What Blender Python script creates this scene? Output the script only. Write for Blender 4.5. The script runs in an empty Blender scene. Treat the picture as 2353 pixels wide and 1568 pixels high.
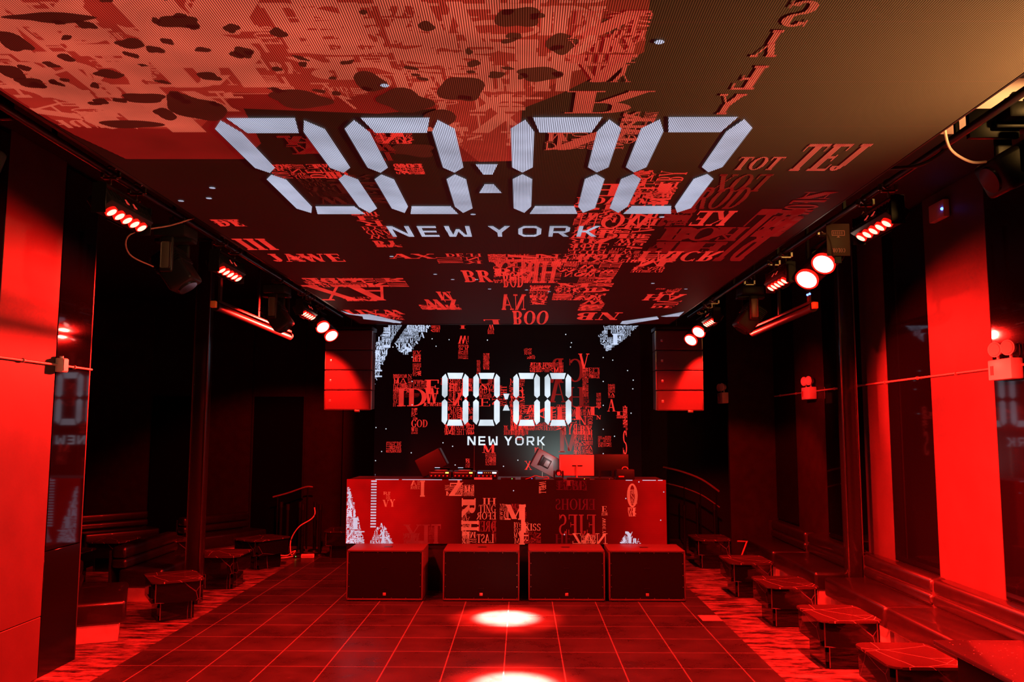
import bpy, bmesh, math, random
from mathutils import Vector, Matrix
PI=math.pi
C=bpy.context.scene.collection
sc=bpy.context.scene
# ---------------- camera, world, exposure ----------------
cam_d=bpy.data.cameras.new('camera'); cam_d.sensor_width=36; cam_d.lens=1938/2353*36; cam_d.clip_start=.05; cam_d.clip_end=100
cam=bpy.data.objects.new('camera',cam_d); C.objects.link(cam); sc.camera=cam
cam.matrix_world=Matrix(((.99992692,-.000843404,.01206032,0),(.01190894,-.103179392,-.99459147,0),(.00208322,.994662406,-.10316181,2.4),(0,0,0,1)))
w=bpy.data.worlds.new('world'); sc.world=w; w.use_nodes=True
w.node_tree.nodes['Background'].inputs[0].default_value=(.0006,0,0,1)
sc.view_settings.view_transform='Standard'; sc.view_settings.look='None'; sc.view_settings.gamma=1; sc.view_settings.exposure=0
sc.view_settings.use_curve_mapping=False
sc.cycles.max_bounces=6; sc.cycles.sample_clamp_indirect=4
RED=(1,.010,.006)
def spot(name,loc,target,watts,size,blend,col=RED,radius=.05,parent=None):
    l=bpy.data.lights.new(name,'SPOT'); l.energy=watts; l.spot_size=math.radians(size); l.spot_blend=blend; l.color=col; l.shadow_soft_size=radius
    o=bpy.data.objects.new(name,l); C.objects.link(o); o.location=loc
    o.rotation_euler=(Vector(target)-Vector(loc)).to_track_quat('-Z','Y').to_euler()
    if parent:
        o.parent=parent; o.matrix_parent_inverse=Matrix.Translation(parent.location).inverted() if not any(parent.rotation_euler) else parent.matrix_basis.inverted()
    return o
# broad red washes thrown by the wash fixtures, plus one added cross fill
LIGHTS=[
 ('wash_left_forward',(-2.74,11.9,3.74),(-5.4,6.2,1.45),9500,60,.5),
 ('wash_left_floor',(-2.7,11.9,3.70),(-2.2,8.6,0),500,80,1),
 ('wash_left_array',(-3.05,12.5,3.72),(-3.4,13.45,2.75),900,80,.35),
 ('wash_right_rear_forward',(2.54,12.5,3.80),(5.3,8.4,2.0),3600,60,.5),
 ('wash_right_array',(2.85,12.98,3.72),(3.05,13.45,2.9),700,80,.35),
 ('wash_right_forward',(2.52,7.22,3.74),(5.1,9.7,2.1),0,64,.6),
 ('cross_fill_right',(-2.6,7.0,3.8),(5.3,9.7,1.85),16000,34,.7),  # no lit fixture here; added to brighten the bench wall panels
 ('wash_right_far',(2.62,12.35,3.76),(4.75,13.9,2.75),420,50,1),
 ('wash_right_bench',(2.5,7.2,3.76),(4.9,8.6,.2),6500,80,1),
]
for n,a,b,e,s,bl in LIGHTS:
    if e: spot(n,a,b,e,s,bl,radius=.06)
# pin spots that make the two pools on the dance floor
spot('pin_spot_far',(-.19,12.9,3.98),(-.19,11.05,0),70000,12,.9,(1,.48,.37),.05)
spot('pin_spot_near',(-.08,10.1,3.98),(-.08,8.2,0),70000,12,.9,(1,.48,.37),.05)
spot('pool_halo_far',(-.19,12.88,3.97),(-.19,11.05,0),26000,21,1,RED,.05)  # wider red spots added to give both pools their halo
spot('pool_halo_near',(-.08,10.08,3.97),(-.08,8.2,0),26000,21,1,RED,.05)
# warm working light above the near right side, with added ceiling and rail fills
spot('warm_work_light',(3.3,3.3,3.35),(2.1,3.6,4.05),1000,105,1,(1,.45,.2),.12)
spot('warm_ceiling_fill',(4.1,6.1,4.2),(3.8,7.0,5.05),120,80,1,(1,.5,.2),.1)
spot('warm_rail_fill',(3.5,3.7,4.45),(2.75,6.6,4.1),110,44,1,(1,.5,.13),.05)
# added unseen spot whitens the stage screen; second one is the small moving head
spot('stage_white_fill',(.75,15.35,1.75),(.62,16.0,2.05),60,125,1,(.75,1,.95),.05)
spot('booth_white_light',(.5,12.84,1.95),(.25,13.4,1.80),9,75,1,(.7,1,1),.03)
# ---------------- materials ----------------
def srgb(r,g,b):
    f=lambda c:(c/255/12.92) if c/255<=.04045 else ((c/255+.055)/1.055)**2.4
    return (f(r),f(g),f(b),1)
MATS={}
def mat(name,base=(.02,.02,.02),rough=.5,metal=0,emis=None,strength=1,spec=.5,bump=0,bscale=40,coat=0,var=0,vscale=6):
    if name in MATS: return MATS[name]
    m=bpy.data.materials.new(name); m.use_nodes=True; nt=m.node_tree; b=nt.nodes['Principled BSDF']
    b.inputs['Base Color'].default_value=(*base[:3],1); b.inputs['Roughness'].default_value=rough; b.inputs['Metallic'].default_value=metal
    b.inputs['Specular IOR Level'].default_value=spec; b.inputs['Coat Weight'].default_value=coat
    tc=nt.nodes.new('ShaderNodeTexCoord')
    nz=nt.nodes.new('ShaderNodeTexNoise'); nz.inputs['Scale'].default_value=vscale; nz.inputs['Detail'].default_value=6
    nt.links.new(tc.outputs['Object'],nz.inputs['Vector'])
    if var:
        r=nt.nodes.new('ShaderNodeMapRange'); r.inputs['From Min'].default_value=.3; r.inputs['From Max'].default_value=.7; r.inputs['To Min'].default_value=1-var; r.inputs['To Max'].default_value=1+var
        mx=nt.nodes.new('ShaderNodeVectorMath'); mx.operation='SCALE'; mx.inputs[0].default_value=base[:3]
        nt.links.new(nz.outputs['Fac'],r.inputs['Value']); nt.links.new(r.outputs[0],mx.inputs['Scale']); nt.links.new(mx.outputs[0],b.inputs['Base Color'])
    if bump:
        n2=nt.nodes.new('ShaderNodeTexNoise'); n2.inputs['Scale'].default_value=bscale; nt.links.new(tc.outputs['Object'],n2.inputs['Vector'])
        bp=nt.nodes.new('ShaderNodeBump'); bp.inputs['Strength'].default_value=bump; bp.inputs['Distance'].default_value=.002
        nt.links.new(n2.outputs['Fac'],bp.inputs['Height']); nt.links.new(bp.outputs[0],b.inputs['Normal'])
    if emis: b.inputs['Emission Color'].default_value=(*emis[:3],1); b.inputs['Emission Strength'].default_value=strength
    MATS[name]=m; return m
def N(nt,t,**k):
    n=nt.nodes.new(t)
    for a,v in k.items():
        if a.startswith('i_'): n.inputs[int(a[2:])].default_value=v
        else: setattr(n,a,v)
    return n
def math_(nt,op,a,b=None,c=None):
    n=N(nt,'ShaderNodeMath',operation=op)
    for i,v in enumerate((a,b,c)):
        if v is None: continue
        if isinstance(v,(int,float)): n.inputs[i].default_value=v
        else: nt.links.new(v,n.inputs[i])
    return n.outputs[0]
def screen_mat(name,col,axis,pitch,duty,low,diffuse,gain=1,side=None,seams=0,panel=False):
    """LED panel face: rows of diodes on dark carrier strips; col is the picture colour shown."""
    if name in MATS: return MATS[name]
    m=bpy.data.materials.new(name); m.use_nodes=True; nt=m.node_tree; b=nt.nodes['Principled BSDF']
    tc=N(nt,'ShaderNodeTexCoord'); sp=N(nt,'ShaderNodeSeparateXYZ'); nt.links.new(tc.outputs['Object'],sp.inputs[0])
    f=math_(nt,'FRACT',math_(nt,'MULTIPLY',sp.outputs[axis],1/pitch))
    d=math_(nt,'ABSOLUTE',math_(nt,'SUBTRACT',f,.5))
    mr=N(nt,'ShaderNodeMapRange',interpolation_type='SMOOTHSTEP'); nt.links.new(d,mr.inputs[0])
    mr.inputs['From Min'].default_value=duty/2-.09; mr.inputs['From Max'].default_value=duty/2+.09; mr.inputs['To Min'].default_value=1; mr.inputs['To Max'].default_value=low
    mask=mr.outputs[0]
    nz=N(nt,'ShaderNodeTexNoise'); nz.inputs['Scale'].default_value=2.2; nt.links.new(tc.outputs['Object'],nz.inputs['Vector'])
    var=N(nt,'ShaderNodeMapRange'); nt.links.new(nz.outputs[0],var.inputs[0]); var.inputs['From Min'].default_value=.3;var.inputs['From Max'].default_value=.7;var.inputs['To Min'].default_value=.72;var.inputs['To Max'].default_value=1.2
    k=math_(nt,'MULTIPLY',mask,var.outputs[0])
    if side:   # picture content: brighter red towards the ends of the panel
        ax=math_(nt,'ABSOLUTE',math_(nt,'ADD',sp.outputs[0],side[0]))
        s=N(nt,'ShaderNodeMapRange',interpolation_type='SMOOTHSTEP'); nt.links.new(ax,s.inputs[0]); s.inputs['From Min'].default_value=side[1];s.inputs['From Max'].default_value=side[2];s.inputs['To Min'].default_value=side[3];s.inputs['To Max'].default_value=1
        k=math_(nt,'MULTIPLY',k,s.outputs[0])
    if seams:  # joints between the panels
        g=math_(nt,'FRACT',math_(nt,'MULTIPLY',sp.outputs[1],1/seams))
        g2=math_(nt,'LESS_THAN',math_(nt,'ABSOLUTE',math_(nt,'SUBTRACT',g,.5)),.012)
        k=math_(nt,'ADD',k,math_(nt,'MULTIPLY',g2,.9))
    em=N(nt,'ShaderNodeVectorMath',operation='SCALE'); em.inputs[0].default_value=[c*gain for c in col[:3]]; nt.links.new(k,em.inputs['Scale'])
    nt.links.new(em.outputs[0],b.inputs['Emission Color']); b.inputs['Emission Strength'].default_value=1
    df=N(nt,'ShaderNodeVectorMath',operation='SCALE'); df.inputs[0].default_value=diffuse; nt.links.new(mask,df.inputs['Scale'])
    nt.links.new(df.outputs[0],b.inputs['Base Color']); b.inputs['Roughness'].default_value=.6; b.inputs['Specular IOR Level'].default_value=.05
    MATS[name]=m; return m
CD=(.085,.072,.045)
SAL=screen_mat('led_ceiling_salmon',srgb(224,92,70),0,.01,.62,.06,CD)
MID=screen_mat('led_ceiling_crimson',srgb(136,14,14),0,.01,.66,.12,CD)
CRED=screen_mat('led_ceiling_red',srgb(246,50,42),0,.01,.7,.25,CD)
DRK=screen_mat('led_ceiling_dark',srgb(78,13,10),0,.01,.66,.12,CD)
CWH=screen_mat('led_ceiling_white',srgb(206,212,240),0,.01,.62,.06,CD)
CBASE=screen_mat('led_ceiling_panel',srgb(24,0,2),0,.01,.6,.15,CD,seams=.6)
RRED=screen_mat('led_stage_red',srgb(255,52,44),2,.004,.8,.55,(.03,.03,.03))
RDIM=screen_mat('led_stage_dim_red',srgb(140,18,16),2,.004,.8,.55,(.03,.03,.03))
RWH=screen_mat('led_stage_white',srgb(226,240,252),2,.004,.85,.75,(.1,.1,.1))
RBL=screen_mat('led_stage_ice',srgb(205,220,250),2,.004,.85,.6,(.1,.1,.1))
RBASE=screen_mat('led_stage_panel',srgb(3,1,2),2,.004,.8,.6,(.035,.04,.04))
BRED=screen_mat('led_booth_bright',srgb(255,72,52),2,.008,.7,.6,(.012,.012,.012))
BCR=screen_mat('led_booth_crimson',srgb(172,18,16),2,.008,.7,.6,(.012,.012,.012))
BDIM=screen_mat('led_booth_faint',srgb(110,4,8),2,.008,.7,.6,(.012,.012,.012))
BBASE=screen_mat('led_booth_panel',srgb(188,4,5),2,.008,.7,.62,(.012,.012,.012),side=(-.36,.75,2.3,.03))
BWH=screen_mat('led_booth_white',srgb(222,205,228),2,.008,.7,.7,(.012,.012,.012))
BLACK=mat('matte_black_paint',(.012,.012,.012),.6)
BLKMET=mat('black_powder_coated_metal',(.012,.01,.01),.4,.2,spec=.2)
DARKBODY=mat('dark_fixture_plastic',(.014,.012,.012),.42,spec=.25,bump=.2)
STEEL=mat('zinc_steel',(.55,.5,.42),.3,1)
PIPE=mat('black_steel_pipe',(.06,.055,.05),.3,.6)
LEATH=mat('black_leather',(.012,.007,.007),.34,spec=1.0,coat=.5,bump=.35,bscale=60,var=.25,vscale=9)
KICK=mat('brushed_metal_kick_plate',(.7,.6,.55),.45,.2,var=.15)
PILLAR=mat('brushed_wall_panel',(.085,.055,.055),.5,spec=.12,var=.12,vscale=2.5,bump=.15,bscale=12)
DPANEL=mat('dark_wall_panel',(.028,.014,.014),.45,spec=.12,var=.2)
GLASS=mat('smoked_mirror_glass',(.004,.003,.006),.04,.0,spec=.42,bump=.03,bscale=3)
WALLM=mat('black_wall_paint',(.008,.007,.007),.6)
CEILM=mat('dark_ceiling_paint',(.008,.006,.005),.7)
CABIN=mat('textured_speaker_paint',(.11,.065,.065),.55,spec=.12,bump=.5,bscale=160)
ARRAYM=mat('line_array_face_cloth',(.10,.06,.06),.6,spec=.12,bump=.3,bscale=300)
WHITEP=mat('white_painted_steel',(.95,.93,.9),.4)
WHITEPL=mat('white_plastic',(.95,.92,.88),.35)
LENS=mat('red_led_lens',(.3,.05,.04),.3,emis=(1,.62,.42),strength=1.9)
LRING=mat('red_led_halo_ring',(.2,.0,.0),.4,emis=(1,.01,.005),strength=1.1)
WLENS=mat('wash_light_lens',(.3,.05,.04),.3,emis=(1,.85,.66),strength=3.5)
WRING=mat('wash_light_rim',(.2,0,0),.4,emis=(1,.01,.005),strength=1.5)
REDLBL=mat('red_display_digits',(.1,0,0),.4,emis=srgb(200,50,40),strength=1)
def led(n,c,s): return mat(n,(.02,.02,.02),.4,emis=c,strength=s)
BLUE=led('blue_indicator',(.05,.12,1),9); ORANGE=led('orange_indicator',(1,.45,.06),4); WLED=led('white_indicator',(.85,.9,1),5); GREEN=led('green_indicator',(.1,1,.15),4)
# veined black stone
def stone(name,base,vein,scale,rough,thin=.012,fleck=0):
    m=bpy.data.materials.new(name); m.use_nodes=True; nt=m.node_tree; b=nt.nodes['Principled BSDF']
    tc=N(nt,'ShaderNodeTexCoord'); nz=N(nt,'ShaderNodeTexNoise'); nz.inputs['Scale'].default_value=1.3; nt.links.new(tc.outputs['Object'],nz.inputs['Vector'])
    mp=N(nt,'ShaderNodeMapping'); mp.inputs['Rotation'].default_value=(.1,.2,.25); nt.links.new(tc.outputs['Object'],mp.inputs[0])
    ad=N(nt,'ShaderNodeVectorMath',operation='MULTIPLY_ADD'); nt.links.new(nz.outputs['Color'],ad.inputs[0]); ad.inputs[1].default_value=(.1,.1,.1); nt.links.new(mp.outputs[0],ad.inputs[2])
    vo=N(nt,'ShaderNodeTexVoronoi',feature='DISTANCE_TO_EDGE'); vo.inputs['Scale'].default_value=scale; nt.links.new(ad.outputs[0],vo.inputs['Vector'])
    lt=math_(nt,'LESS_THAN',vo.outputs['Distance'],thin)
    mx=N(nt,'ShaderNodeMix',data_type='RGBA'); mx.inputs[6].default_value=(*base,1); mx.inputs[7].default_value=(*vein,1); nt.links.new(lt,mx.inputs[0])
    out=mx.outputs[2]
    if fleck:
        v2=N(nt,'ShaderNodeTexVoronoi'); v2.inputs['Scale'].default_value=fleck; nt.links.new(tc.outputs['Object'],v2.inputs['Vector'])
        l2=math_(nt,'LESS_THAN',v2.outputs['Distance'],.11)
        m2=N(nt,'ShaderNodeMix',data_type='RGBA'); nt.links.new(out,m2.inputs[6]); m2.inputs[7].default_value=(.95,.8,.75,1); nt.links.new(l2,m2.inputs[0]); out=m2.outputs[2]
    nt.links.new(out,b.inputs['Base Color']); b.inputs['Roughness'].default_value=rough; MATS[name]=m; return m
GLASS.node_tree.nodes['Principled BSDF'].inputs['Specular Tint'].default_value=(.75,.7,1,1)
MARBLE=stone('veined_black_marble',(.05,.028,.028),(.45,.35,.33),2.6,.16,.006)
MARBLE2=stone('polished_black_marble_base',(.008,.006,.008),(.12,.1,.14),.8,.05,.0025)
GRANITE=stone('sparkling_black_granite',(.11,.07,.07),(.12,.07,.07),3,.12,.01,26)
def tile_mat():
    m=bpy.data.materials.new('dance_floor_tile'); m.use_nodes=True; nt=m.node_tree; b=nt.nodes['Principled BSDF']
    tc=N(nt,'ShaderNodeTexCoord'); sp=N(nt,'ShaderNodeSeparateXYZ'); nt.links.new(tc.outputs['Object'],sp.inputs[0])
    def line(o,off,wd):
        f=math_(nt,'FRACT',math_(nt,'MULTIPLY',math_(nt,'ADD',o,off),1/.6)); d=math_(nt,'ABSOLUTE',math_(nt,'SUBTRACT',f,.5))
        return math_(nt,'GREATER_THAN',d,.5-wd)
    g=math_(nt,'MAXIMUM',line(sp.outputs[0],1.38,.011),line(sp.outputs[1],.2,.010))
    nz=N(nt,'ShaderNodeTexNoise'); nz.inputs['Scale'].default_value=1.2; nz.inputs['Detail'].default_value=8; nz.inputs['Roughness'].default_value=.7; nt.links.new(tc.outputs['Object'],nz.inputs['Vector'])
    r=N(nt,'ShaderNodeMapRange'); nt.links.new(nz.outputs[0],r.inputs[0]); r.inputs['From Min'].default_value=.35;r.inputs['From Max'].default_value=.7;r.inputs['To Min'].default_value=.022;r.inputs['To Max'].default_value=.055
    n2=N(nt,'ShaderNodeTexVoronoi'); n2.inputs['Scale'].default_value=9; nt.links.new(tc.outputs['Object'],n2.inputs['Vector'])
    sp2=math_(nt,'LESS_THAN',n2.outputs['Distance'],.045)
    v=math_(nt,'ADD',r.outputs[0],math_(nt,'MULTIPLY',g,.13)); v=math_(nt,'ADD',v,math_(nt,'MULTIPLY',sp2,.12))
    cc=N(nt,'ShaderNodeCombineColor'); 
    for i in range(3): nt.links.new(v,cc.inputs[i])
    nt.links.new(cc.outputs[0],b.inputs['Base Color'])
    r2=N(nt,'ShaderNodeMapRange'); nt.links.new(nz.outputs[0],r2.inputs[0]); r2.inputs['From Min'].default_value=.3;r2.inputs['From Max'].default_value=.7;r2.inputs['To Min'].default_value=.2;r2.inputs['To Max'].default_value=.42
    nt.links.new(r2.outputs[0],b.inputs['Roughness']); b.inputs['Specular IOR Level'].default_value=.09; return m
TILE=tile_mat()
def border_mat():
    m=bpy.data.materials.new('mottled_border_stone'); m.use_nodes=True; nt=m.node_tree; b=nt.nodes['Principled BSDF']
    tc=N(nt,'ShaderNodeTexCoord'); mp=N(nt,'ShaderNodeMapping'); mp.inputs['Scale'].default_value=(1.2,4,1); nt.links.new(tc.outputs['Object'],mp.inputs[0])
    nz=N(nt,'ShaderNodeTexNoise'); nz.inputs['Scale'].default_value=2.2; nz.inputs['Detail'].default_value=10; nz.inputs['Roughness'].default_value=.75; nt.links.new(mp.outputs[0],nz.inputs['Vector'])
    cr=N(nt,'ShaderNodeValToRGB'); nt.links.new(nz.outputs[0],cr.inputs[0]); cr.color_ramp.elements[0].position=.42; cr.color_ramp.elements[0].color=(.012,.009,.009,1); cr.color_ramp.elements[1].position=.64; cr.color_ramp.elements[1].color=(.32,.25,.24,1)
    nt.links.new(cr.outputs[0],b.inputs['Base Color']); b.inputs['Roughness'].default_value=.4; b.inputs['Specular IOR Level'].default_value=.15; return m
BORDER=border_mat()
# ---------------- mesh helpers ----------------
def finish(name,bm,m,parent=None,smooth=False):
    bmesh.ops.recalc_face_normals(bm,faces=bm.faces)
    me=bpy.data.meshes.new(name); bm.to_mesh(me); bm.free()
    if m: me.materials.append(m)
    if smooth:
        for p in me.polygons: p.use_smooth=True
        try: me.set_sharp_from_angle(angle=math.radians(40))
        except Exception: pass
    o=bpy.data.objects.new(name,me); C.objects.link(o)
    if parent: o.parent=parent
    return o
def add_box(bm,x0,x1,y0,y1,z0,z1,bev=0,seg=2,M=None):
    r=bmesh.ops.create_cube(bm,size=1,matrix=Matrix.Translation(((x0+x1)/2,(y0+y1)/2,(z0+z1)/2))@Matrix.Diagonal((abs(x1-x0),abs(y1-y0),abs(z1-z0),1)))
    vs=r['verts']
    if bev:
        es=list({e for v in vs for e in v.link_edges}); q=bmesh.ops.bevel(bm,geom=es,offset=bev,segments=seg,profile=.5,affect='EDGES')
        vs=list({v for f in q['faces'] for v in f.verts}|{v for v in vs if v.is_valid})
    if M is not None:
        bmesh.ops.transform(bm,matrix=M,verts=vs)
    return vs
def boxo(name,x0,x1,y0,y1,z0,z1,m,parent=None,bev=0,seg=2,M=None,smooth=None):
    bm=bmesh.new(); add_box(bm,x0,x1,y0,y1,z0,z1,bev,seg,M); return finish(name,bm,m,parent,bev>0 if smooth is None else smooth)
def add_cyl(bm,p0,p1,r0,r1=None,n=16,caps=True):
    p0=Vector(p0);p1=Vector(p1);d=p1-p0; r1=r0 if r1 is None else r1
    q=d.to_track_quat('Z','Y').to_matrix().to_4x4()
    bmesh.ops.create_cone(bm,cap_ends=caps,segments=n,radius1=r0,radius2=r1,depth=d.length,matrix=Matrix.Translation((p0+p1)/2)@q)
def cylo(name,p0,p1,r0,m,parent=None,r1=None,n=16):
    bm=bmesh.new(); add_cyl(bm,p0,p1,r0,r1,n); return finish(name,bm,m,parent,True)
def add_tube(bm,pts,r,n=8):
    pts=[Vector(p) for p in pts]; rings=[]
    for i,p in enumerate(pts):
        t=(pts[min(i+1,len(pts)-1)]-pts[max(i-1,0)]).normalized()
        u=t.cross(Vector((0,0,1)) if abs(t.z)<.95 else Vector((1,0,0))).normalized(); v=t.cross(u)
        rings.append([bm.verts.new(p+r*(math.cos(a)*u+math.sin(a)*v)) for a in [2*PI*k/n for k in range(n)]])
    for a,b in zip(rings,rings[1:]):
        for k in range(n): bm.faces.new((a[k],a[(k+1)%n],b[(k+1)%n],b[k]))
    bm.faces.new(rings[0]); bm.faces.new(rings[-1])
def smoothpts(pts,k=6):
    P=[Vector(p) for p in pts]; out=[]
    for i in range(len(P)-1):
        a=P[max(i-1,0)];b=P[i];c=P[i+1];d=P[min(i+2,len(P)-1)]
        for j in range(k):
            t=j/k; out.append(.5*((2*b)+(c-a)*t+(2*a-5*b+4*c-d)*t*t+(3*b-a-3*c+d)*t**3))
    return out+[P[-1]]
def tubeo(name,pts,r,m,parent=None,n=8,k=6):
    bm=bmesh.new(); add_tube(bm,smoothpts(pts,k),r,n); return finish(name,bm,m,parent,True)
def thing(name,label,cat,loc=(0,0,0),rot=(0,0,0),group=None):
    o=bpy.data.objects.new(name,None); C.objects.link(o); o.location=loc; o.rotation_euler=rot if not isinstance(rot,(int,float)) else (0,0,rot)
    o.empty_display_size=.1; return tag(o,label,cat,group)
def tag(o,label,cat,group=None):
    o['label']=label; o['category']=cat
    if group: o['group']=group
    return o
def struct(o): o['kind']='structure'; return o
def dup(root,loc,rotz,label,group=None):
    r=root.copy(); C.objects.link(r); r.location=loc; r.rotation_euler=(0,0,rotz); r['label']=label
    if group: r['group']=group
    def rec(a,b):
        for ch in list(a.children):
            c=ch.copy(); C.objects.link(c); c.parent=b; rec(ch,c)
    rec(root,r); return r
# ---------------- screen picture helpers ----------------
def bar(x0,y0,x1,y1): return [(x0,y0),(x1,y0),(x1,y1),(x0,y1)]
def arc(cx,cy,rx,ry,a0,a1,tk,n=10,hair=.35):
    out=[]
    for i in range(n):
        q=[]
        for a in (a0+(a1-a0)*i/n,a0+(a1-a0)*(i+1)/n):
            a=math.radians(a); t=tk*(hair+(1-hair)*abs(math.cos(a))); q.append(((cx+rx*math.cos(a),cy+ry*math.sin(a)),(cx+(rx-t)*math.cos(a),cy+(ry-t*.7)*math.sin(a))))
        out.append([q[0][0],q[1][0],q[1][1],q[0][1]])
    return out
def slant(x0,y0,x1,y1,t): return [(x0-t/2,y0),(x0+t/2,y0),(x1+t/2,y1),(x1-t/2,y1)]
def glyph(ch,T=.17,s=.05):
    """serif capitals, height 1, returns (width, polygons)"""
    S=lambda x,y,w=.34:bar(x-w/2,y,x+w/2,y+s)
    st=lambda x:[bar(x-T/2,0,x+T/2,1),S(x,0),S(x,1-s)]
    if ch=='I': return .36,st(.18)
    if ch=='L': return .66,st(.18)+[bar(.18,0,.62,s),bar(.57,0,.62,.28)]
    if ch=='E': return .68,st(.18)+[bar(.18,0,.64,s),bar(.18,1-s,.62,1),bar(.18,.48,.5,.48+s),bar(.59,0,.64,.26),bar(.57,.76,.62,1),bar(.46,.38,.5,.62)]
    if ch=='F': return .64,st(.18)+[bar(.18,1-s,.62,1),bar(.18,.48,.5,.48+s),bar(.57,.72,.62,1),bar(.46,.38,.5,.62)]
    if ch=='H': return .86,st(.18)+st(.68)+[bar(.18,.48,.68,.48+s)]
    if ch=='T': return .72,[bar(.36-T/2,0,.36+T/2,1),S(.36,0),bar(.02,1-s,.7,1),bar(.02,.74,.06,1),bar(.66,.74,.7,1)]
    if ch=='N': return .84,[bar(.12,0,.17,1),bar(.66,0,.71,1),slant(.66,0,.14,1,T),S(.14,0,.28),S(.14,1-s,.28),S(.68,1-s,.28)]
    if ch=='M': return 1.0,[bar(.12,0,.17,1),bar(.8-T/2,0,.8+T/2,1),slant(.46,.05,.16,1,T),slant(.46,.05,.78,1,.06),S(.14,0,.28),S(.8,0),S(.14,1-s,.2),S(.82,1-s,.3)]
    if ch=='A': return .8,[slant(.7,0,.42,1,T),slant(.1,0,.4,1,.06),bar(.2,.3,.6,.3+s),S(.1,0,.26),S(.68,0,.32)]
    if ch=='V': return .8,[slant(.42,0,.12,1,T),slant(.42,0,.72,1,.06),S(.12,1-s,.32),S(.72,1-s,.26)]
    if ch=='W': return 1.1,[slant(.34,0,.12,1,T),slant(.34,0,.56,1,.06),slant(.76,0,.54,1,T),slant(.76,0,.98,1,.06),S(.14,1-s),S(.98,1-s,.24)]
    if ch=='X': return .8,[slant(.68,0,.14,1,T),slant(.1,0,.7,1,.06),S(.12,0,.26),S(.66,0,.32),S(.16,1-s,.32),S(.7,1-s,.26)]
    if ch=='Y': return .78,[bar(.39-T/2,0,.39+T/2,.5),slant(.39,.45,.12,1,T),slant(.39,.45,.68,1,.06),S(.39,0),S(.13,1-s,.32),S(.68,1-s,.24)]
    if ch=='Z': return .7,[bar(.05,0,.64,s),bar(.08,1-s,.64,1),slant(.14,0,.56,1,T),bar(.6,0,.64,.26),bar(.08,.74,.12,1)]
    if ch=='K': return .82,st(.18)+[slant(.24,.42,.66,1,.06),slant(.7,0,.34,.56,T),S(.7,0,.32),S(.66,1-s,.26)]
    if ch in 'PRB':
        g=st(.18)+arc(.36,.74,.27,.26,-90,90,T,8)+[bar(.18,1-s,.38,1),bar(.18,.48,.38,.48+s)]
        if ch=='R': g+=[slant(.68,0,.4,.5,T),S(.68,0,.24)]
        if ch=='B': g+=arc(.36,.26,.31,.26,-90,90,T,8)+[bar(.18,0,.38,s)]
        return .74,g
    if ch=='D': return .84,st(.18)+arc(.32,.5,.46,.5,-90,90,T,10)+[bar(.18,0,.34,s),bar(.18,1-s,.34,1)]
    if ch=='O': return .88,arc(.44,.5,.42,.51,0,360,T,18)
    if ch in 'CG':
        g=arc(.44,.5,.42,.51,48,312,T,14)+[bar(.68,.72,.72,1)]
        if ch=='G': g+=[bar(.6,.04,.72,.4),bar(.52,.38,.8,.38+s)]
        return .8,g
    if ch=='S': return .6,arc(.3,.74,.25,.27,20,270,T*.8,9,.6)+arc(.3,.26,.27,.27,-160,90,T*.8,9,.6)+[bar(.5,.74,.54,1),bar(.03,0,.07,.28)]
    if ch=='U': return .82,[bar(.18-T/2,.3,.18+T/2,1),bar(.66,.3,.7,1),S(.18,1-s),S(.68,1-s,.24)]+arc(.43,.32,.32,.34,180,360,T,8)
    if ch=='J': return .5,[bar(.3-T/2,.2,.3+T/2,1),S(.3,1-s)]+arc(.18,.2,.2,.2,180,360,T,6)
    return .3,[]
WORDS='FOR SHORE ELSE THE KISS LAST BEFORE HITTING NEVER GOD REPEAT NIGHT HEARTH TALK WAIT RIDE SHE WALK A M E R N W DE FL OVER TIME AND BY NOW HOME LOVE FIRE LOW'.split()
def word_polys(word,rect,rng=None,rot=0,mir=False,T=.17,inside=None):
    u0,v0,u1,v1=rect; x=0; P=[]
    for ch in word:
        wd,ps=glyph(ch,T,.05 if T<.2 else .09)
        P+=[[(px+x,py) for px,py in p] for p in ps]; x+=wd+.04
    if not P: return []
    out=[]
    for p in P:
        q=[]
        for a,b in p:
            a/=x
            if mir: a=1-a
            if rot==1: a,b=1-b,a
            elif rot==2: a,b=1-a,1-b
            elif rot==3: a,b=b,1-a
            q.append((u0+a*(u1-u0),v0+b*(v1-v0)))
        if inside:
            cx=sum(a for a,_ in q)/4; cy=sum(b for _,b in q)/4
            if not inside(cx,cy): continue
        out.append(q)
    return out
def collage(rect,cell,rng,T=.17,inside=None,fill=.94,depth=0,stretch=1):
    """rectangle packed with words by repeated splitting"""
    u0,v0,u1,v1=rect; du=u1-u0; dv=(v1-v0)*stretch
    if (max(du,dv)>cell or (max(du,dv)>cell*.45 and rng.random()<.55)) and depth<12:
        t=rng.uniform(.3,.7)
        if du>dv*rng.uniform(.7,1.4): m=u0+(u1-u0)*t; a,b=(u0,v0,m,v1),(m,v0,u1,v1)
        else: m=v0+(v1-v0)*t; a,b=(u0,v0,u1,m),(u0,m,u1,v1)
        return collage(a,cell,rng,T,inside,fill,depth+1,stretch)+collage(b,cell,rng,T,inside,fill,depth+1,stretch)
    if rng.random()>fill: return []
    k=du/max(dv,1e-4); rot=0
    if k<.8: rot=rng.choice((1,3)); k=1/k
    elif rng.random()<.15: rot=2
    n=max(1,round(k/.8)); c=[x for x in WORDS if abs(len(x)-n)<=1] or [x for x in WORDS if len(x)>=5]
    pu=du*.04; pv=(v1-v0)*.05
    return word_polys(rng.choice(c),(u0+pu,v0+pv,u1-pu,v1-pv),rng,rot,rng.random()<.35,T*rng.uniform(.7,1.5),inside)
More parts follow.
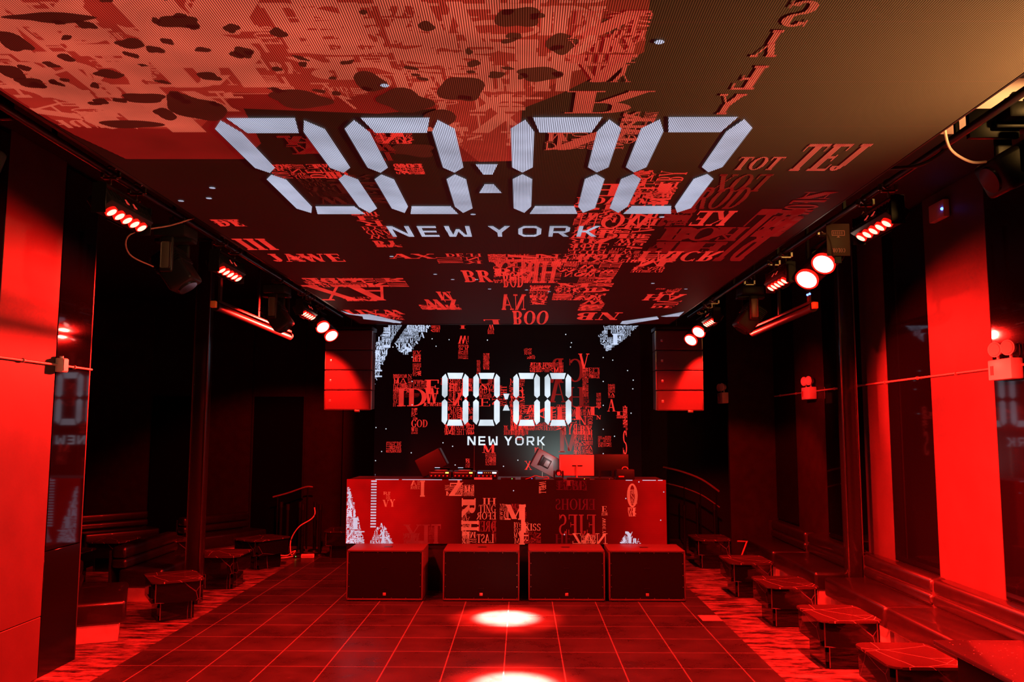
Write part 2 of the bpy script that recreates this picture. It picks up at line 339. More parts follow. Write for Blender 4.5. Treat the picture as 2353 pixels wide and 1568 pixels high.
def pip(poly):
    def f(x,y):
        r=False; n=len(poly)
        for i in range(n):
            x1,y1=poly[i];x2,y2=poly[(i+1)%n]
            if (y1>y)!=(y2>y) and x<(x2-x1)*(y-y1)/(y2-y1)+x1: r=not r
        return r
    return f
PICT={}
def layer(polys,to3,m,parent): PICT.setdefault(parent.name,[]).append((polys,to3,m))
def flush_picture(parent):
    me=bpy.data.meshes.new('picture'); vs=[];fs=[];mi=[];ms=[]
    for polys,to3,m in PICT[parent.name]:
        if m not in ms: ms.append(m)
        for p in polys:
            k=len(vs); vs+=[to3(*q) for q in p]; fs.append(tuple(range(k,k+len(p)))); mi.append(ms.index(m))
    me.from_pydata(vs,[],fs)
    for m in ms: me.materials.append(m)
    me.polygons.foreach_set('material_index',mi); o=bpy.data.objects.new('picture',me); C.objects.link(o); o.parent=parent; return o
def paint(name,polys,to3,m,parent):
    me=bpy.data.meshes.new(name); vs=[];fs=[]
    for p in polys:
        k=len(vs); vs+=[to3(*q) for q in p]; fs.append(tuple(range(k,k+len(p))))
    me.from_pydata(vs,[],fs); me.materials.append(m); o=bpy.data.objects.new(name,me); C.objects.link(o); o.parent=parent
    return o
def ell(cx,cy,rx,ry,n=14,rng=None,tilt=0):
    out=[]
    if rng: n=26; h=[(rng.uniform(.04,.13),rng.uniform(0,6.3)) for _ in range(3)]
    for i in range(n):
        a=2*PI*i/n; k=1 if rng is None else 1+sum(m*math.sin((j+2)*a+f) for j,(m,f) in enumerate(h)); x=rx*k*math.cos(a); y=ry*k*math.sin(a)
        out.append((cx+x*math.cos(tilt)-y*math.sin(tilt),cy+x*math.sin(tilt)+y*math.cos(tilt)))
    return out
# clock digits: unit coordinates u 0..297, v 0..122 down
def digit_polys(x0):
    w=61; t=13; h=122; c=7
    L=lambda a,b,x:[(x+t/2,a),(x+t,a+c),(x+t,b-c*.9),(x+t/2,b),(x,b-c*.9),(x,a+c)]
    left_top=[(x0+8,2),(x0+t,6+c),(x0+t,57-5),(x0+6.5,58.5),(x0,52),(x0,10)]
    left_bot=[(x0+6.5,60.5),(x0+t,67),(x0+t,122-6-c),(x0+8,120),(x0,112),(x0,67)]
    mir=lambda p:[(2*x0+w-a,b) for a,b in p]
    top=[(x0+12,0),(x0+w-12,0),(x0+w-16,14),(x0+16,14)]
    bot=[(x0+16,108),(x0+w-16,108),(x0+w-12,122),(x0+12,122)]
    return [left_top,left_bot,mir(left_top),mir(left_bot),top,bot]
DIG=[0,72,164,236]
COLON=[[(141,48),(155,48),(151,61),(145,61)],[(145,74),(151,74),(156,87),(140,87)]]
def sans(ch):
    t=.2
    if ch=='N': return 1,[bar(0,0,t,1),bar(1-t,0,1,1),[(0,1),(.26,1),(1,0),(.74,0)]]
    if ch=='E': return .85,[bar(0,0,t,1),bar(0,0,.85,.17),bar(0,.83,.85,1),bar(0,.42,.8,.58)]
    if ch=='W': return 1.15,[[(0,1),(.22,1),(.3,0),(.1,0)],bar(.1,0,.34,.2),[(.22,.0),(.4,0),(.66,.72),(.5,.72)],[(.5,.72),(.66,.72),(.95,0),(.76,0)],bar(.94,0,1.14,1),[(.76,0),(1.14,0),(1.14,.2),(.8,.2)]]
    if ch=='Y': return 1,[bar(.4,0,.6,.5),[(.4,.4),(.6,.5),(.24,1),(0,1)],[(.4,.5),(.6,.4),(1,1),(.76,1)]]
    if ch=='O': return 1.05,[bar(0,.25,t,.75),bar(.85,.25,1.05,.75),bar(.25,0,.8,.17),bar(.25,.83,.8,1),[(0,.25),(t,.25),(.33,.17),(.25,0)],[(0,.75),(t,.75),(.33,.83),(.25,1)],[(1.05,.25),(.85,.25),(.72,.17),(.8,0)],[(1.05,.75),(.85,.75),(.72,.83),(.8,1)]]
    if ch=='R': return .95,[bar(0,0,t,1),bar(0,.83,.75,1),bar(0,.36,.75,.52),bar(.73,.5,.93,.85),[(.75,1),(.93,.85),(.73,.83)],[(.75,.36),(.93,.5),(.73,.52)],[(.4,.4),(.62,.4),(.95,0),(.7,0)]]
    if ch=='K': return .95,[bar(0,0,t,1),bar(.1,.42,.4,.58),[(.3,.5),(.5,.5),(.95,1),(.7,1)],[(.3,.5),(.5,.5),(.95,0),(.7,0)]]
    return .5,[]
def sans_line(text,gap=.36,space=.45):
    x=0;P=[]
    for ch in text:
        if ch==' ': x+=space; continue
        wd,ps=sans(ch); P+=[[(a+x,b) for a,b in p] for p in ps]; x+=wd+gap
    x-=gap
    return [[(a/x,b) for a,b in p] for p in P]
# picture content of the screens, metres on each screen plane
CEIL_WORDS=[(0.198,3.975,0.661,4.302,'s',0.5,0),(0.124,4.549,0.6,4.881,'s',0.45,0),(0.526,4.26,0.717,4.767,'s',0.3,0),(1.04,3.119,1.178,3.332,'s',0.5,'S'),(1.009,3.361,1.121,3.617,'s',0.6,'Y'),(1.004,3.707,1.127,3.98,'s',0.6,'F'),(0.976,4.033,1.109,4.306,'s',0.6,'Y'),(0.188,3.181,0.527,3.897,'s',0.35,0),(1.329,5.008,1.614,5.269,'s',0.6,'TOT'),(1.67,4.774,2.054,5.29,'s',0.8,'TEJ'),(-1.629,5.129,-1.123,5.443,'r',0.22,0),(-0.82,5.123,-0.626,5.35,'r',0.15,0),(-0.843,4.543,-0.62,4.759,'r',0.2,0),(-1.401,4.61,-1.121,4.952,'m',0.4,0),(-0.917,4.508,-0.751,5.079,'m',0.3,0),(-1.327,6.301,-1.103,6.775,'r',0.35,0),(-1.338,6.776,-1.092,7.576,'r',0.4,0),(-2.488,6.526,-2.248,6.771,'r',0.2,0),(-2.551,7.218,-2.244,7.687,'r',0.5,'III'),(-2.455,7.864,-1.734,8.242,'r',0.4,'JAWE'),(-2.276,7.966,-2.041,8.22,'r',0.3,0),(-1.286,7.866,-0.838,8.093,'r',0.6,'AX'),(-0.849,7.847,-0.382,8.355,'r',0.6,0),(-0.649,8.707,-0.331,9.419,'r',0.5,'BR'),(-2.476,9.142,-1.31,9.774,'r',0.35,0),(-2.582,9.623,-1.569,10.788,'r',1.2,'AX'),(-2.288,10.498,-1.841,10.863,'r',0.3,0),(-1.336,10.712,-0.841,11.584,'r',0.4,'ZW'),(-1.062,10.089,-0.871,10.786,'r',0.5,'M'),(-1.399,11.171,-0.833,11.67,'r',0.3,0),(-2.576,11.673,-1.705,12.124,'r',0.5,'WAIT'),(-2.26,12.031,-1.775,12.764,'r',0.4,0),(-0.623,12.706,-0.338,13.353,'r',1.0,'L'),(-0.285,10.288,0.046,11.667,'r',0.7,'NA'),(-0.143,11.754,0.404,13.35,'r',1.0,'BOO'),(0.081,9.622,0.334,11.168,'r',0.4,0),(-0.218,8.806,0.024,9.773,'r',0.5,'BOD'),(0.023,8.224,0.368,9.476,'r',0.9,'HR'),(-0.339,7.87,1.52,8.29,'r',0.35,0),(-0.323,8.224,1.012,9.476,'r',0.4,0),(0.369,9.476,1.052,10.783,'r',0.6,0),(0.761,10.783,1.112,11.751,'r',0.5,0),(0.757,11.929,1.441,12.751,'r',0.8,'NB'),(0.405,6.335,1.105,7.87,'r',0.4,0),(0.375,5.553,1.062,6.361,'r',0.45,0),(0.716,5.265,1.074,6.109,'r',0.35,0),(1.086,7.753,1.878,8.226,'r',0.5,'TAICR'),(1.132,8.182,1.487,8.832,'r',0.5,0),(1.535,10.286,2.027,10.781,'r',0.9,'HA'),(1.577,9.834,1.891,10.354,'r',0.4,0),(1.736,10.781,2.082,11.491,'r',0.5,0),(1.249,5.659,1.623,6.235,'m',0.3,'ROD'),(1.289,5.361,1.64,5.766,'m',0.3,'LOX'),(1.334,6.286,1.641,6.755,'r',0.5,'KE'),(1.145,6.784,1.906,7.852,'m',0.8,0),(1.785,6.236,2.156,8.227,'m',1.1,'BL'),(1.948,5.768,2.216,7.181,'m',0.9,0),(1.092,6.234,1.331,6.784,'m',0.5,0),(-1.511,5.348,-0.967,6.099,'k',0.3,0)]
CEIL_MID=[(-2.134,2.904),(0.475,2.926),(0.536,3.569),(0.193,4.028),(-0.001,4.226),(-0.028,5.084),(-0.434,5.099),(-0.452,4.223),(-0.758,4.294),(-1.448,4.217),(-1.523,4.754),(-1.719,5.041),(-2.446,5.037),(-2.54,4.602),(-2.571,4.18),(-2.579,3.546)]
CEIL_SALMON=[(-2.134,2.904),(0.348,2.925),(0.274,3.656),(0.166,3.896),(-0.001,4.11),(-0.041,5.084),(-0.271,5.1),(-0.461,4.544),(-0.446,4.164),(-0.635,3.942),(-0.875,4.076),(-1.419,4.0),(-1.809,4.536),(-2.098,4.5),(-2.514,4.464),(-2.554,4.15),(-2.549,3.504)]
CEIL_DARK=[(-1.692,4.203,0.158,0.239),(-1.12,4.091,0.187,0.14),(-0.73,3.879,0.094,0.137),(-0.596,4.117,0.165,0.178),(-0.299,3.971,0.128,0.2),(-1.904,4.069,0.132,0.08),(-2.187,3.444,0.075,0.126),(-2.385,3.753,0.072,0.099),(-1.901,3.234,0.212,0.052),(-1.886,4.287,0.064,0.101),(-2.139,4.433,0.191,0.08),(-1.939,3.781,0.082,0.059),(-2.365,3.878,0.084,0.073),(-1.478,3.809,0.062,0.06),(-1.405,3.275,0.107,0.068),(-1.691,3.468,0.075,0.059),(-1.23,3.556,0.05,0.071),(-1.023,3.373,0.04,0.055),(-0.396,3.32,0.04,0.054),(-0.018,3.249,0.105,0.112),(0.168,3.482,0.075,0.128),(0.358,3.326,0.071,0.077),(0.081,3.795,0.122,0.1),(-0.445,4.378,0.094,0.201),(-0.649,4.875,0.156,0.146)]
CEIL_WHITE=[[(-2.56,11.762),(-2.454,12.125),(-2.213,12.124),(-1.865,13.028),(-2.018,13.137),(-2.329,12.412),(-2.53,12.125)],[(-2.366,12.364),(-1.899,13.028),(-1.916,13.192),(-2.409,12.663)],[(1.546,13.231),(1.542,12.906),(1.988,12.348),(2.062,12.645),(1.656,13.286)],[(2.039,12.347),(2.287,11.836),(2.308,12.346),(2.124,12.396)]]
CEIL_STARS=[(-2.138,5.653),(-2.49,5.986),(0.586,3.465),(-0.665,3.916),(-1.259,7.988),(1.091,6.47),(-0.381,6.383),(0.715,4.484),(-0.935,8.932),(0.052,9.96),(-0.508,9.251),(-0.774,9.251),(-0.388,9.897),(0.326,10.088),(-2.26,5.917),(1.487,9.505),(1.938,9.896)]
REAR_WORDS=[(-2.089,3.658,-1.923,3.874,'r',0.12,0),(-2.086,3.384,-1.92,3.633,'r',0.12,0),(-2.455,3.094,-2.09,3.425,'r',0.2,0),(-2.428,3.069,-2.146,3.177,'r',0.15,0),(-2.376,2.814,-1.764,3.152,'r',0.6,'ID'),(-2.45,2.806,-2.268,3.135,'r',0.1,0),(-2.082,3.136,-1.775,3.318,'r',0.1,0),(-1.849,3.046,-1.551,3.318,'r',0.3,'E'),(-1.847,2.864,-1.566,3.161,'r',0.35,'W'),(-1.878,2.815,-1.523,2.889,'r',0.12,0),(-2.228,2.979,-1.732,3.07,'d',0.1,0),(-2.099,2.56,-1.975,2.782,'r',0.09,0),(-2.096,2.421,-1.775,2.56,'r',0.2,'GOD'),(-2.094,2.29,-1.97,2.421,'r',0.1,0),(-2.566,1.939,-2.27,2.15,'r',0.12,0),(-1.22,4.009,-1.029,4.159,'r',0.2,'W'),(-1.218,3.709,-1.027,3.992,'r',0.1,0),(-1.197,4.293,-1.064,4.36,'r',0.15,'I'),(-1.045,3.925,-1.02,4.159,'r',0.1,0),(-0.868,3.427,-0.793,3.693,'r',0.08,0),(-0.744,3.51,-0.62,3.826,'r',0.07,0),(-1.747,4.226,-1.564,4.36,'r',0.12,0),(-0.765,4.377,-0.515,4.436,'r',0.2,'L'),(-0.664,4.193,-0.531,4.394,'r',0.14,0),(-1.552,3.096,-0.411,3.344,'r',0.2,0),(-1.401,2.808,-0.972,3.261,'r',0.3,0),(-0.823,2.809,-0.287,3.221,'r',0.3,0),(-1.414,2.562,-0.821,2.808,'r',0.2,0),(-1.477,2.275,-0.901,2.48,'r',0.2,0),(-1.314,2.455,-0.943,2.586,'r',0.3,'A'),(0.034,3.71,0.25,3.926,'r',0.14,0),(0.142,3.462,0.787,3.652,'r',0.14,0),(0.514,3.264,0.787,3.727,'d',0.5,'R'),(0.853,3.281,1.175,3.719,'d',0.5,'C'),(0.513,2.893,0.826,3.346,'d',0.5,'A'),(0.826,2.812,1.196,3.182,'d',0.5,'H'),(1.077,3.529,1.275,3.819,'r',0.4,'V'),(1.14,3.001,1.256,3.554,'r',0.08,0),(1.257,3.347,1.471,3.554,'r',0.1,0),(1.152,1.955,1.267,3.1,'d',0.12,0),(-0.246,2.81,0.051,3.345,'r',0.2,0),(-0.228,2.36,0.249,2.851,'r',0.2,0),(0.249,2.361,0.824,2.852,'r',0.35,0),(0.454,2.565,1.153,2.811,'r',0.3,'IPI'),(0.741,2.28,1.332,2.771,'r',0.25,0),(-0.351,2.278,0.126,2.457,'r',0.12,0),(-0.137,2.18,0.044,2.359,'r',0.1,0),(1.194,2.648,1.482,2.812,'r',0.3,'T'),(1.402,2.919,1.492,3.075,'r',0.08,0),(1.4,2.788,1.491,2.911,'r',0.1,0),(1.398,2.575,1.497,2.649,'r',0.1,'N'),(1.625,2.977,1.756,3.24,'r',0.09,0),(1.614,2.723,1.762,2.952,'r',0.3,'A'),(1.768,2.649,1.973,2.723,'r',0.2,'L'),(1.784,2.592,1.907,2.649,'r',0.05,0),(1.899,2.364,1.989,2.838,'r',0.14,0),(1.893,1.917,1.983,2.364,'r',0.25,'S'),(1.428,2.054,1.681,2.265,'r',0.14,0),(0.658,1.955,1.068,2.402,'d',0.4,'M'),(0.969,1.915,1.329,2.362,'r',0.16,0),(-0.751,1.943,-0.489,2.097,'r',0.3,'M'),(-0.693,1.708,-0.488,1.943,'r',0.09,0),(-1.068,1.504,-0.978,1.836,'r',0.12,0),(0.044,1.629,0.183,1.791,'r',0.3,'X'),(0.232,1.759,0.314,2.051,'r',0.15,0)]
REAR_WHITE=[[(-2.549,4.368),(-2.298,4.368),(-2.429,4.175),(-2.549,3.924),(-2.652,3.607),(-2.794,3.226),(-2.816,3.924),(-2.777,4.074)],[(-2.19,4.368),(-1.739,4.368),(-1.977,4.05),(-2.206,3.791),(-2.365,3.874),(-2.442,4.008)],[(1.637,4.362),(2.217,4.362),(1.924,4.07),(1.607,3.861),(1.428,4.128)],[(-2.763,1.556),(-2.711,1.427),(-2.76,1.427)]]
REAR_STARS=[(-1.72,4.1),(-1.395,4.084),(-1.643,3.958),(-2.466,3.941),(-0.663,4.076),(-2.097,3.749),(-2.091,3.285),(-2.084,2.839),(-2.572,2.387),(-2.762,2.411),(-1.491,2.128),(-1.309,2.063),(-2.088,1.939),(-2.759,1.791),(0.831,4.186),(0.938,4.027),(0.921,3.944),(1.54,3.745),(1.721,3.695),(2.0,3.497),(2.104,3.315),(2.094,3.15),(1.536,3.29),(1.532,2.837),(1.528,2.387),(1.739,2.257),(2.056,2.691),(1.524,1.932),(-0.349,1.692),(-1.257,1.714),(-2.647,1.962),(-0.079,1.806)]
BOOTH_WORDS=[(-1.529,1.38,-1.445,1.618,'b',0.3,'I'),(-1.674,1.489,-1.53,1.624,'b',0.1,0),(-2.083,1.34,-1.972,1.456,'b',0.08,0),(-2.081,1.231,-1.99,1.333,'b',0.2,'V'),(-1.977,1.231,-1.898,1.34,'b',0.2,'Y'),(-0.976,1.588,-0.871,1.626,'b',0.1,'L'),(-1.157,1.395,-0.714,1.562,'b',0.14,0),(-1.105,1.394,-0.87,1.587,'b',0.4,'Z'),(-0.87,1.389,-0.714,1.549,'b',0.2,0),(-0.901,1.087,-0.693,1.363,'b',0.35,'R'),(-0.898,0.692,-0.775,1.202,'b',0.12,0),(-0.905,0.871,-0.645,1.036,'b',0.35,'H'),(-0.891,0.693,-0.677,0.871,'b',0.2,0),(-0.596,1.268,-0.387,1.364,'b',0.2,'HI'),(-0.647,1.152,-0.387,1.261,'b',0.3,'TING'),(-0.679,1.05,-0.386,1.152,'b',0.3,'EFOR'),(-0.658,0.872,-0.386,1.024,'c',0.3,'DREI'),(-0.677,0.706,-0.418,0.833,'b',0.4,'LAST'),(-0.45,0.707,-0.379,1.044,'c',0.1,0),(-0.335,1.044,-0.224,1.281,'b',0.1,0),(-0.257,1.045,0.068,1.269,'b',0.6,'M'),(-0.159,1.064,0.068,1.282,'c',0.12,0),(-0.029,0.854,0.068,1.269,'b',0.3,'I'),(-0.126,0.695,0.1,1.013,'b',0.2,0),(0.036,0.887,0.282,0.989,'b',0.3,'KISS'),(0.036,0.696,0.282,0.874,'c',0.15,0),(-0.048,0.683,0.055,0.873,'b',0.3,'I'),(0.25,1.43,0.361,1.63,'b',0.12,0),(0.49,1.195,1.093,1.355,'d',0.6,'ERIOHS'),(0.51,1.477,0.979,1.631,'d',0.3,0),(0.621,1.547,0.784,1.631,'c',0.2,'T'),(0.534,0.825,1.104,1.125,'c',0.8,'EJES'),(0.488,0.699,1.264,0.838,'d',0.3,'HEARTH'),(0.728,0.699,1.27,0.851,'b',0.35,'NAZ'),(0.876,0.699,1.102,0.826,'b',0.12,0),(1.183,1.107,1.274,1.254,'b',0.1,0),(1.194,0.814,1.246,1.081,'b',0.1,0),(1.562,1.236,1.737,1.582,'b',0.5,'O'),(1.613,1.274,1.717,1.499,'b',0.08,0),(1.572,1.095,1.701,1.236,'b',0.12,0),(-1.761,0.69,-1.358,0.97,'c',0.6,'YI'),(-1.779,0.689,-1.52,0.848,'c',0.12,0),(-1.358,0.691,-1.196,0.977,'c',0.3,'T'),(-1.391,0.754,-1.293,0.932,'c',0.1,0),(-1.779,0.69,-1.357,0.734,'c',0.3,'I')]
BOOTH_WHITE=[[(-2.623,1.609),(-2.581,1.486),(-2.469,1.133),(-2.343,0.687),(-2.616,0.686)],[(-2.278,0.687),(-2.215,0.802),(-2.191,0.891),(-2.076,0.994),(-1.914,0.688)],[(1.444,0.701),(1.562,0.885),(1.766,0.702)]]
BOOTH_STARS=[(-0.127,1.474),(1.548,1.364),(2.114,1.461),(1.746,1.608),(2.062,1.046),(0.631,0.831)]
# ---------------- setting ----------------
struct(boxo('floor',-4.1,2.52,1.5,16.6,-.06,0,TILE))
struct(boxo('floor',-12,-4.1,1.5,17.7,-.06,-.002,BORDER)); struct(boxo('floor',2.52,8.5,1.5,19,-.06,-.002,BORDER)); struct(boxo('floor',-4.1,2.52,16.6,19,-.06,-.002,BORDER))
struct(boxo('ceiling',-12,8.5,0,19,5.1,5.3,CEILM))
struct(boxo('wall_front',-12,8.5,-.3,-.1,0,5.2,WALLM))
struct(boxo('wall_back',-12,3.0,17.6,17.9,0,5.1,WALLM))
struct(boxo('wall_left',-5.2,-4.75,0,9.0,0,5.1,WALLM))
struct(boxo('wall_left',-12.2,-12,0,17.7,0,5.1,WALLM))
struct(boxo('wall_right',4.8,5.1,0,16.1,0,5.1,WALLM))
struct(boxo('wall_right',4.85,5.1,16.1,19,0,5.1,WALLM))
struct(boxo('wall_back',3.0,8.5,18.9,19.1,0,5.1,WALLM))
# left wall cladding: bright panel with its lower course, then the mirror
struct(boxo('trim_1',-4.75,-4.65,7.38,8.33,.585,5.1,PILLAR,bev=.004,seg=1))
struct(boxo('trim_2',-4.75,-4.65,7.38,8.33,0,.578,PILLAR,bev=.004,seg=1))
struct(boxo('trim_3',-4.75,-4.652,8.34,9.0,0,1.19,mat('gloss_black_panel',(.004,.004,.004),.15,spec=.15),bev=.004,seg=1))
struct(boxo('trim_4',-5.2,-4.652,9.0,9.02,0,5.1,BLACK))
# right wall cladding above the bench ledge
struct(boxo('trim_5',4.55,4.8,5.4,15.9,0,.72,mat('dark_ledge_board',(.05,.03,.03),.45),bev=.006))
for i,(a,b) in enumerate(((8.55,9.86),(11.02,11.84))):
    struct(boxo(f'trim_{6+i}',4.75,4.8,a,b,.72,5.1,PILLAR,bev=.003,seg=1))
struct(boxo('trim_8',4.75,4.8,13.35,14.75,.72,5.1,DPANEL,bev=.003,seg=1))
struct(boxo('trim_9',3.9,4.8,16.05,16.15,0,5.1,DPANEL,bev=.003,seg=1))
for i,(a,b) in enumerate(((-9.0,-7.75),(-6.62,-5.62),(-4.5,-3.72))):
    struct(boxo(f'trim_{10+i}',a,b,17.5,17.6,0,5.1,DPANEL,bev=.003,seg=1))
for i,(a,b) in enumerate(((-7.7,-6.67),(-5.57,-4.55))):
    struct(boxo(f'trim_{13+i}',a,b,17.55,17.6,0,3.05,mat('gloss_black_panel',(.004,.004,.004),.15,spec=.15)))
# pale panel added on the dark ceiling to imitate its warm-lit patch
struct(boxo('trim_15',3.15,4.3,6.2,7.42,5.05,5.1,mat('lit_ceiling_patch',(.8,.7,.55),.6)))
# mirrors
def mirror(label,*b):
    o=boxo('wall_mirror',*b,GLASS,bev=.002,seg=1); return tag(o,label,'mirror','smoked mirrors on the side walls')
mirror('narrow smoked mirror beside the bright red panel, behind the small junction box',-4.72,-4.651,8.345,8.995,1.2,5.05)
mirror('strip of dark mirror at the picture edge beside the tall bright red panel',-4.72,-4.651,5.5,7.37,.0,5.05)
mirror('smoked mirror nearest the camera on the bench wall, behind the twin-head emergency light',4.752,4.8,5.4,8.545,.75,5.05)
mirror('smoked mirror between the two bright red wall panels above the long bench',4.752,4.8,9.865,11.015,.75,5.05)
mirror('dark smoked mirror past the thin red panel, behind the further emergency light',4.752,4.8,11.85,13.34,.75,5.05)
mirror('furthest dark smoked mirror at the end of the bench wall',4.752,4.8,14.76,16.0,.75,5.05)
# columns
GB=mat('gloss_black_steel',(.03,.025,.025),.18,.3)
def column(name,label,x,y,z0):
    t=thing(name,label,'column',(x,y,0),0,'black columns')
    boxo('post',-.09,.09,-.1,.1,z0,5.05,GB,t,.012,2); 
    boxo('edge_strip',.09,.105,-.11,-.09,z0,5.05,STEEL,t); boxo('edge_strip',-.105,-.09,-.11,-.09,z0,5.05,STEEL,t)
    return t
column('steel_column','glossy black column standing among the marble tables at the edge of the dark alcove',-4.52,11.88,0)
column('steel_column','glossy black column rising behind the bench beside the thin red wall panel',4.46,11.66,.0)
# conduits
def conduit(label,x,y0,y1,z):
    bm=bmesh.new(); add_cyl(bm,(x,y0,z),(x,y1,z),.013,n=10)
    for k in range(int((y1-y0)/.9)+1):
        y=y0+.25+k*.9
        if y<y1: add_cyl(bm,(x,y-.012,z),(x,y+.012,z),.021,n=10)
    return tag(finish('conduit_pipe',bm,mat('painted_conduit',(.6,.4,.36),.4,.3),None,True),label,'pipe')
conduit('thin metal conduit running across the bright red panel and mirror beside the alcove',-4.63,3.0,9.0,3.02)
conduit('long thin conduit running along the bench wall through both emergency lights',4.735,5.4,15.9,3.01)
jb=thing('junction_box','small white junction box on the conduit at the edge of the bright red panel','box',(-4.61,8.36,3.02))
boxo('housing',-.035,.045,-.05,.05,-.07,.07,WHITEPL,jb,.008); boxo('cover',.046,.052,-.042,.042,-.06,.06,WHITEPL,jb,.002,1); cylo('knockout',(0,0,.07),(0,0,.09),.02,WHITEPL,jb)
# emergency lights
def emergency(label,x,y,s=1,solid=True):
    t=thing('emergency_light',label,'emergency light',(x,y,2.98),0,'twin-head emergency lights')
    boxo('battery_case',-.12,0,-.2*s,.2*s,-.1,.1,WHITEP,t,.012); boxo('test_panel',-.124,-.119,.1*s,.15*s,-.05,.04,mat('red_switch_plate',(.6,.05,.04),.4),t)
    for k in (-1,1):
        yy=k*.11
        h=cylo('lamp_head',(-.04,yy,.2),(-.11,yy-.03,.2),.045,WHITEP,t,.075,20)
        l=cylo('lens',(-.111,yy-.03,.2),(-.118,yy-.033,.2),.066,mat('frosted_lamp_glass',(.8,.75,.7),.25),h,.06,20)
        cylo('neck',(-.06,yy,.1),(-.06,yy,.16),.014,WHITEP,t)
    return t
emergency('white twin-head emergency light nearest the camera, on the edge of the widest red wall panel',4.745,8.22)
emergency('white twin-head emergency light in front of the dark mirror, left of the black column',4.745,13.85)
emergency('small far twin-head emergency light on the end wall beside the hanging speakers',3.85,16.0)
sb=thing('motion_sensor','small sensor box with a blue light high on the widest red wall panel','sensor',(4.74,9.38,4.86))
boxo('housing',-.07,0,-.17,.17,-.11,.09,mat('red_lit_plastic',(.6,.35,.3),.5),sb,.01)
bm=bmesh.new(); bmesh.ops.create_uvsphere(bm,u_segments=10,v_segments=6,radius=.018,matrix=Matrix.Translation((-.075,-.15,-.02))); finish('indicator',bm,BLUE,sb,True)
# ---------------- screens ----------------
rng=random.Random(7)
cs=thing('ceiling_video_screen','huge ceiling LED screen showing a stretched white clock, NEW YORK and red type','video screen',(0,0,0))
boxo('panel',-2.57,2.33,2.2,13.3,4.052,4.11,CBASE,cs)
bm=bmesh.new()
for b in ((-2.60,-2.572,2.2,13.34),(2.332,2.345,2.2,13.34)): add_box(bm,*b,4.05,4.12)
add_box(bm,-2.6,2.345,13.3,13.34,4.045,4.16); finish('frame',bm,BLKMET,cs)
L=lambda d:(lambda u,v:(u,v,4.052-d))
layer([CEIL_MID],L(.001),MID,cs)
ins=pip(CEIL_SALMON)
sal=[]
layer([CEIL_SALMON],L(.0015),screen_mat('led_ceiling_rust',srgb(178,40,30),0,.01,.62,.06,CD),cs)
sal=collage((-2.57,2.7,.95,4.5),.7,rng,.26,ins,.9)+collage((-2.57,2.7,.95,4.6),1.2,rng,.24,ins,.8)+collage((-2.57,2.9,.9,4.9),.35,rng,.26,ins,.55)
layer(sal,L(.002),SAL,cs)
dk=[ell(x,y,rx*.85,ry*.8,18,rng) for x,y,rx,ry in CEIL_DARK]
for k in range(90):
    x=rng.uniform(-2.4,.9);y=rng.uniform(2.9,4.15)
    if ins(x,y): dk.append(ell(x,y,rng.uniform(.015,.04),rng.uniform(.015,.045),10,rng,rng.uniform(0,3)))
layer(dk,L(.003),DRK,cs)
by={'s':[],'m':[],'r':[],'k':[]}
for (u0,v0,u1,v1,lv,cell,wd) in CEIL_WORDS:
    r=(u0,v0,u1,v1)
    if wd: by[lv]+=word_polys(wd,r,rot=2 if rng.random()<.3 else 0,mir=rng.random()<.5,T=.22)
    elif lv=='m': by[lv]+=collage(r,cell,rng,.3,None,1)+collage(r,cell*1.6,rng,.2,None,.7)
    else: by[lv]+=collage(r,cell,rng,.16,None,.95)+collage(r,cell*1.8,rng,.2,None,.45)
layer(by['m'],L(.0035),MID,cs)
if by['k']: layer(by['k'],L(.0036),DRK,cs)
layer(by['s'],L(.0045),screen_mat('led_ceiling_coral',srgb(214,70,54),0,.01,.62,.08,CD),cs)
layer(by['r'],L(.005),CRED,cs)
layer(CEIL_WHITE+[ell(x,y,.022,.022,8) for x,y in CEIL_STARS],L(.0055),CWH,cs)
flush_picture(cs)
cu=lambda a:-1.702+a/297*2.966
cv=lambda b:4.335+b/122*2.03
for k,x0 in enumerate(DIG): paint('clock_digit',digit_polys(x0),lambda a,b:(cu(a),cv(b),4.045),CWH,cs)
for cp in COLON: paint('colon_dot',[cp],lambda a,b:(cu(a),cv(b),4.045),CWH,cs)
paint('city_lettering',sans_line('NEW YORK'),lambda a,b:(-1.115+a*1.755,7.14-b*.385,4.045),CWH,cs)
# stage screen
ss=thing('stage_video_screen','tall LED screen behind the DJ booth showing 00:00 and NEW YORK','video screen',(0,0,0))
boxo('panel',-2.79,2.24,16.0,16.1,.9,4.75,RBASE,ss); boxo('ground_support',-2.75,2.2,16.02,16.5,0,.9,BLACK,ss)
P=lambda d:(lambda u,v:(u,16.0-d,v))
by={'r':[],'d':[]}
for (u0,v0,u1,v1,lv,cell,wd) in REAR_WORDS:
    r=(u0,v0,u1,v1)
    if wd: by[lv]+=word_polys(wd,r,rot=rng.choice((0,0,2)) if wd not in('GOD','A','V','T') else 0,mir=rng.random()<.4,T=.19)
    else: by[lv]+=collage(r,cell,rng,.13,None,.93)+collage(r,cell*2,rng,.12,None,.3)
layer(by['d'],P(.002),RDIM,ss); layer(by['r'],P(.003),RRED,ss)
wp=[]
for q in REAR_WHITE:
    f=pip(q); xs=[a for a,_ in q]; ys=[b for _,b in q]; r=(min(xs),min(ys),max(xs),max(ys))
    wp+=collage(r,.13,rng,.2,f,.97)+collage(r,.3,rng,.2,f,.5)
layer(wp,P(.003),RBL,ss)
layer([ell(x,z,.011,.011,8) for x,z in REAR_STARS],P(.0035),RWH,ss)
flush_picture(ss)
ru=lambda a:-1.521+a/297*2.451
rv=lambda b:3.449-b/122*1.0
for x0 in DIG: paint('clock_digit',digit_polys(x0),lambda a,b:(ru(a),15.994,rv(b)),RWH,ss)
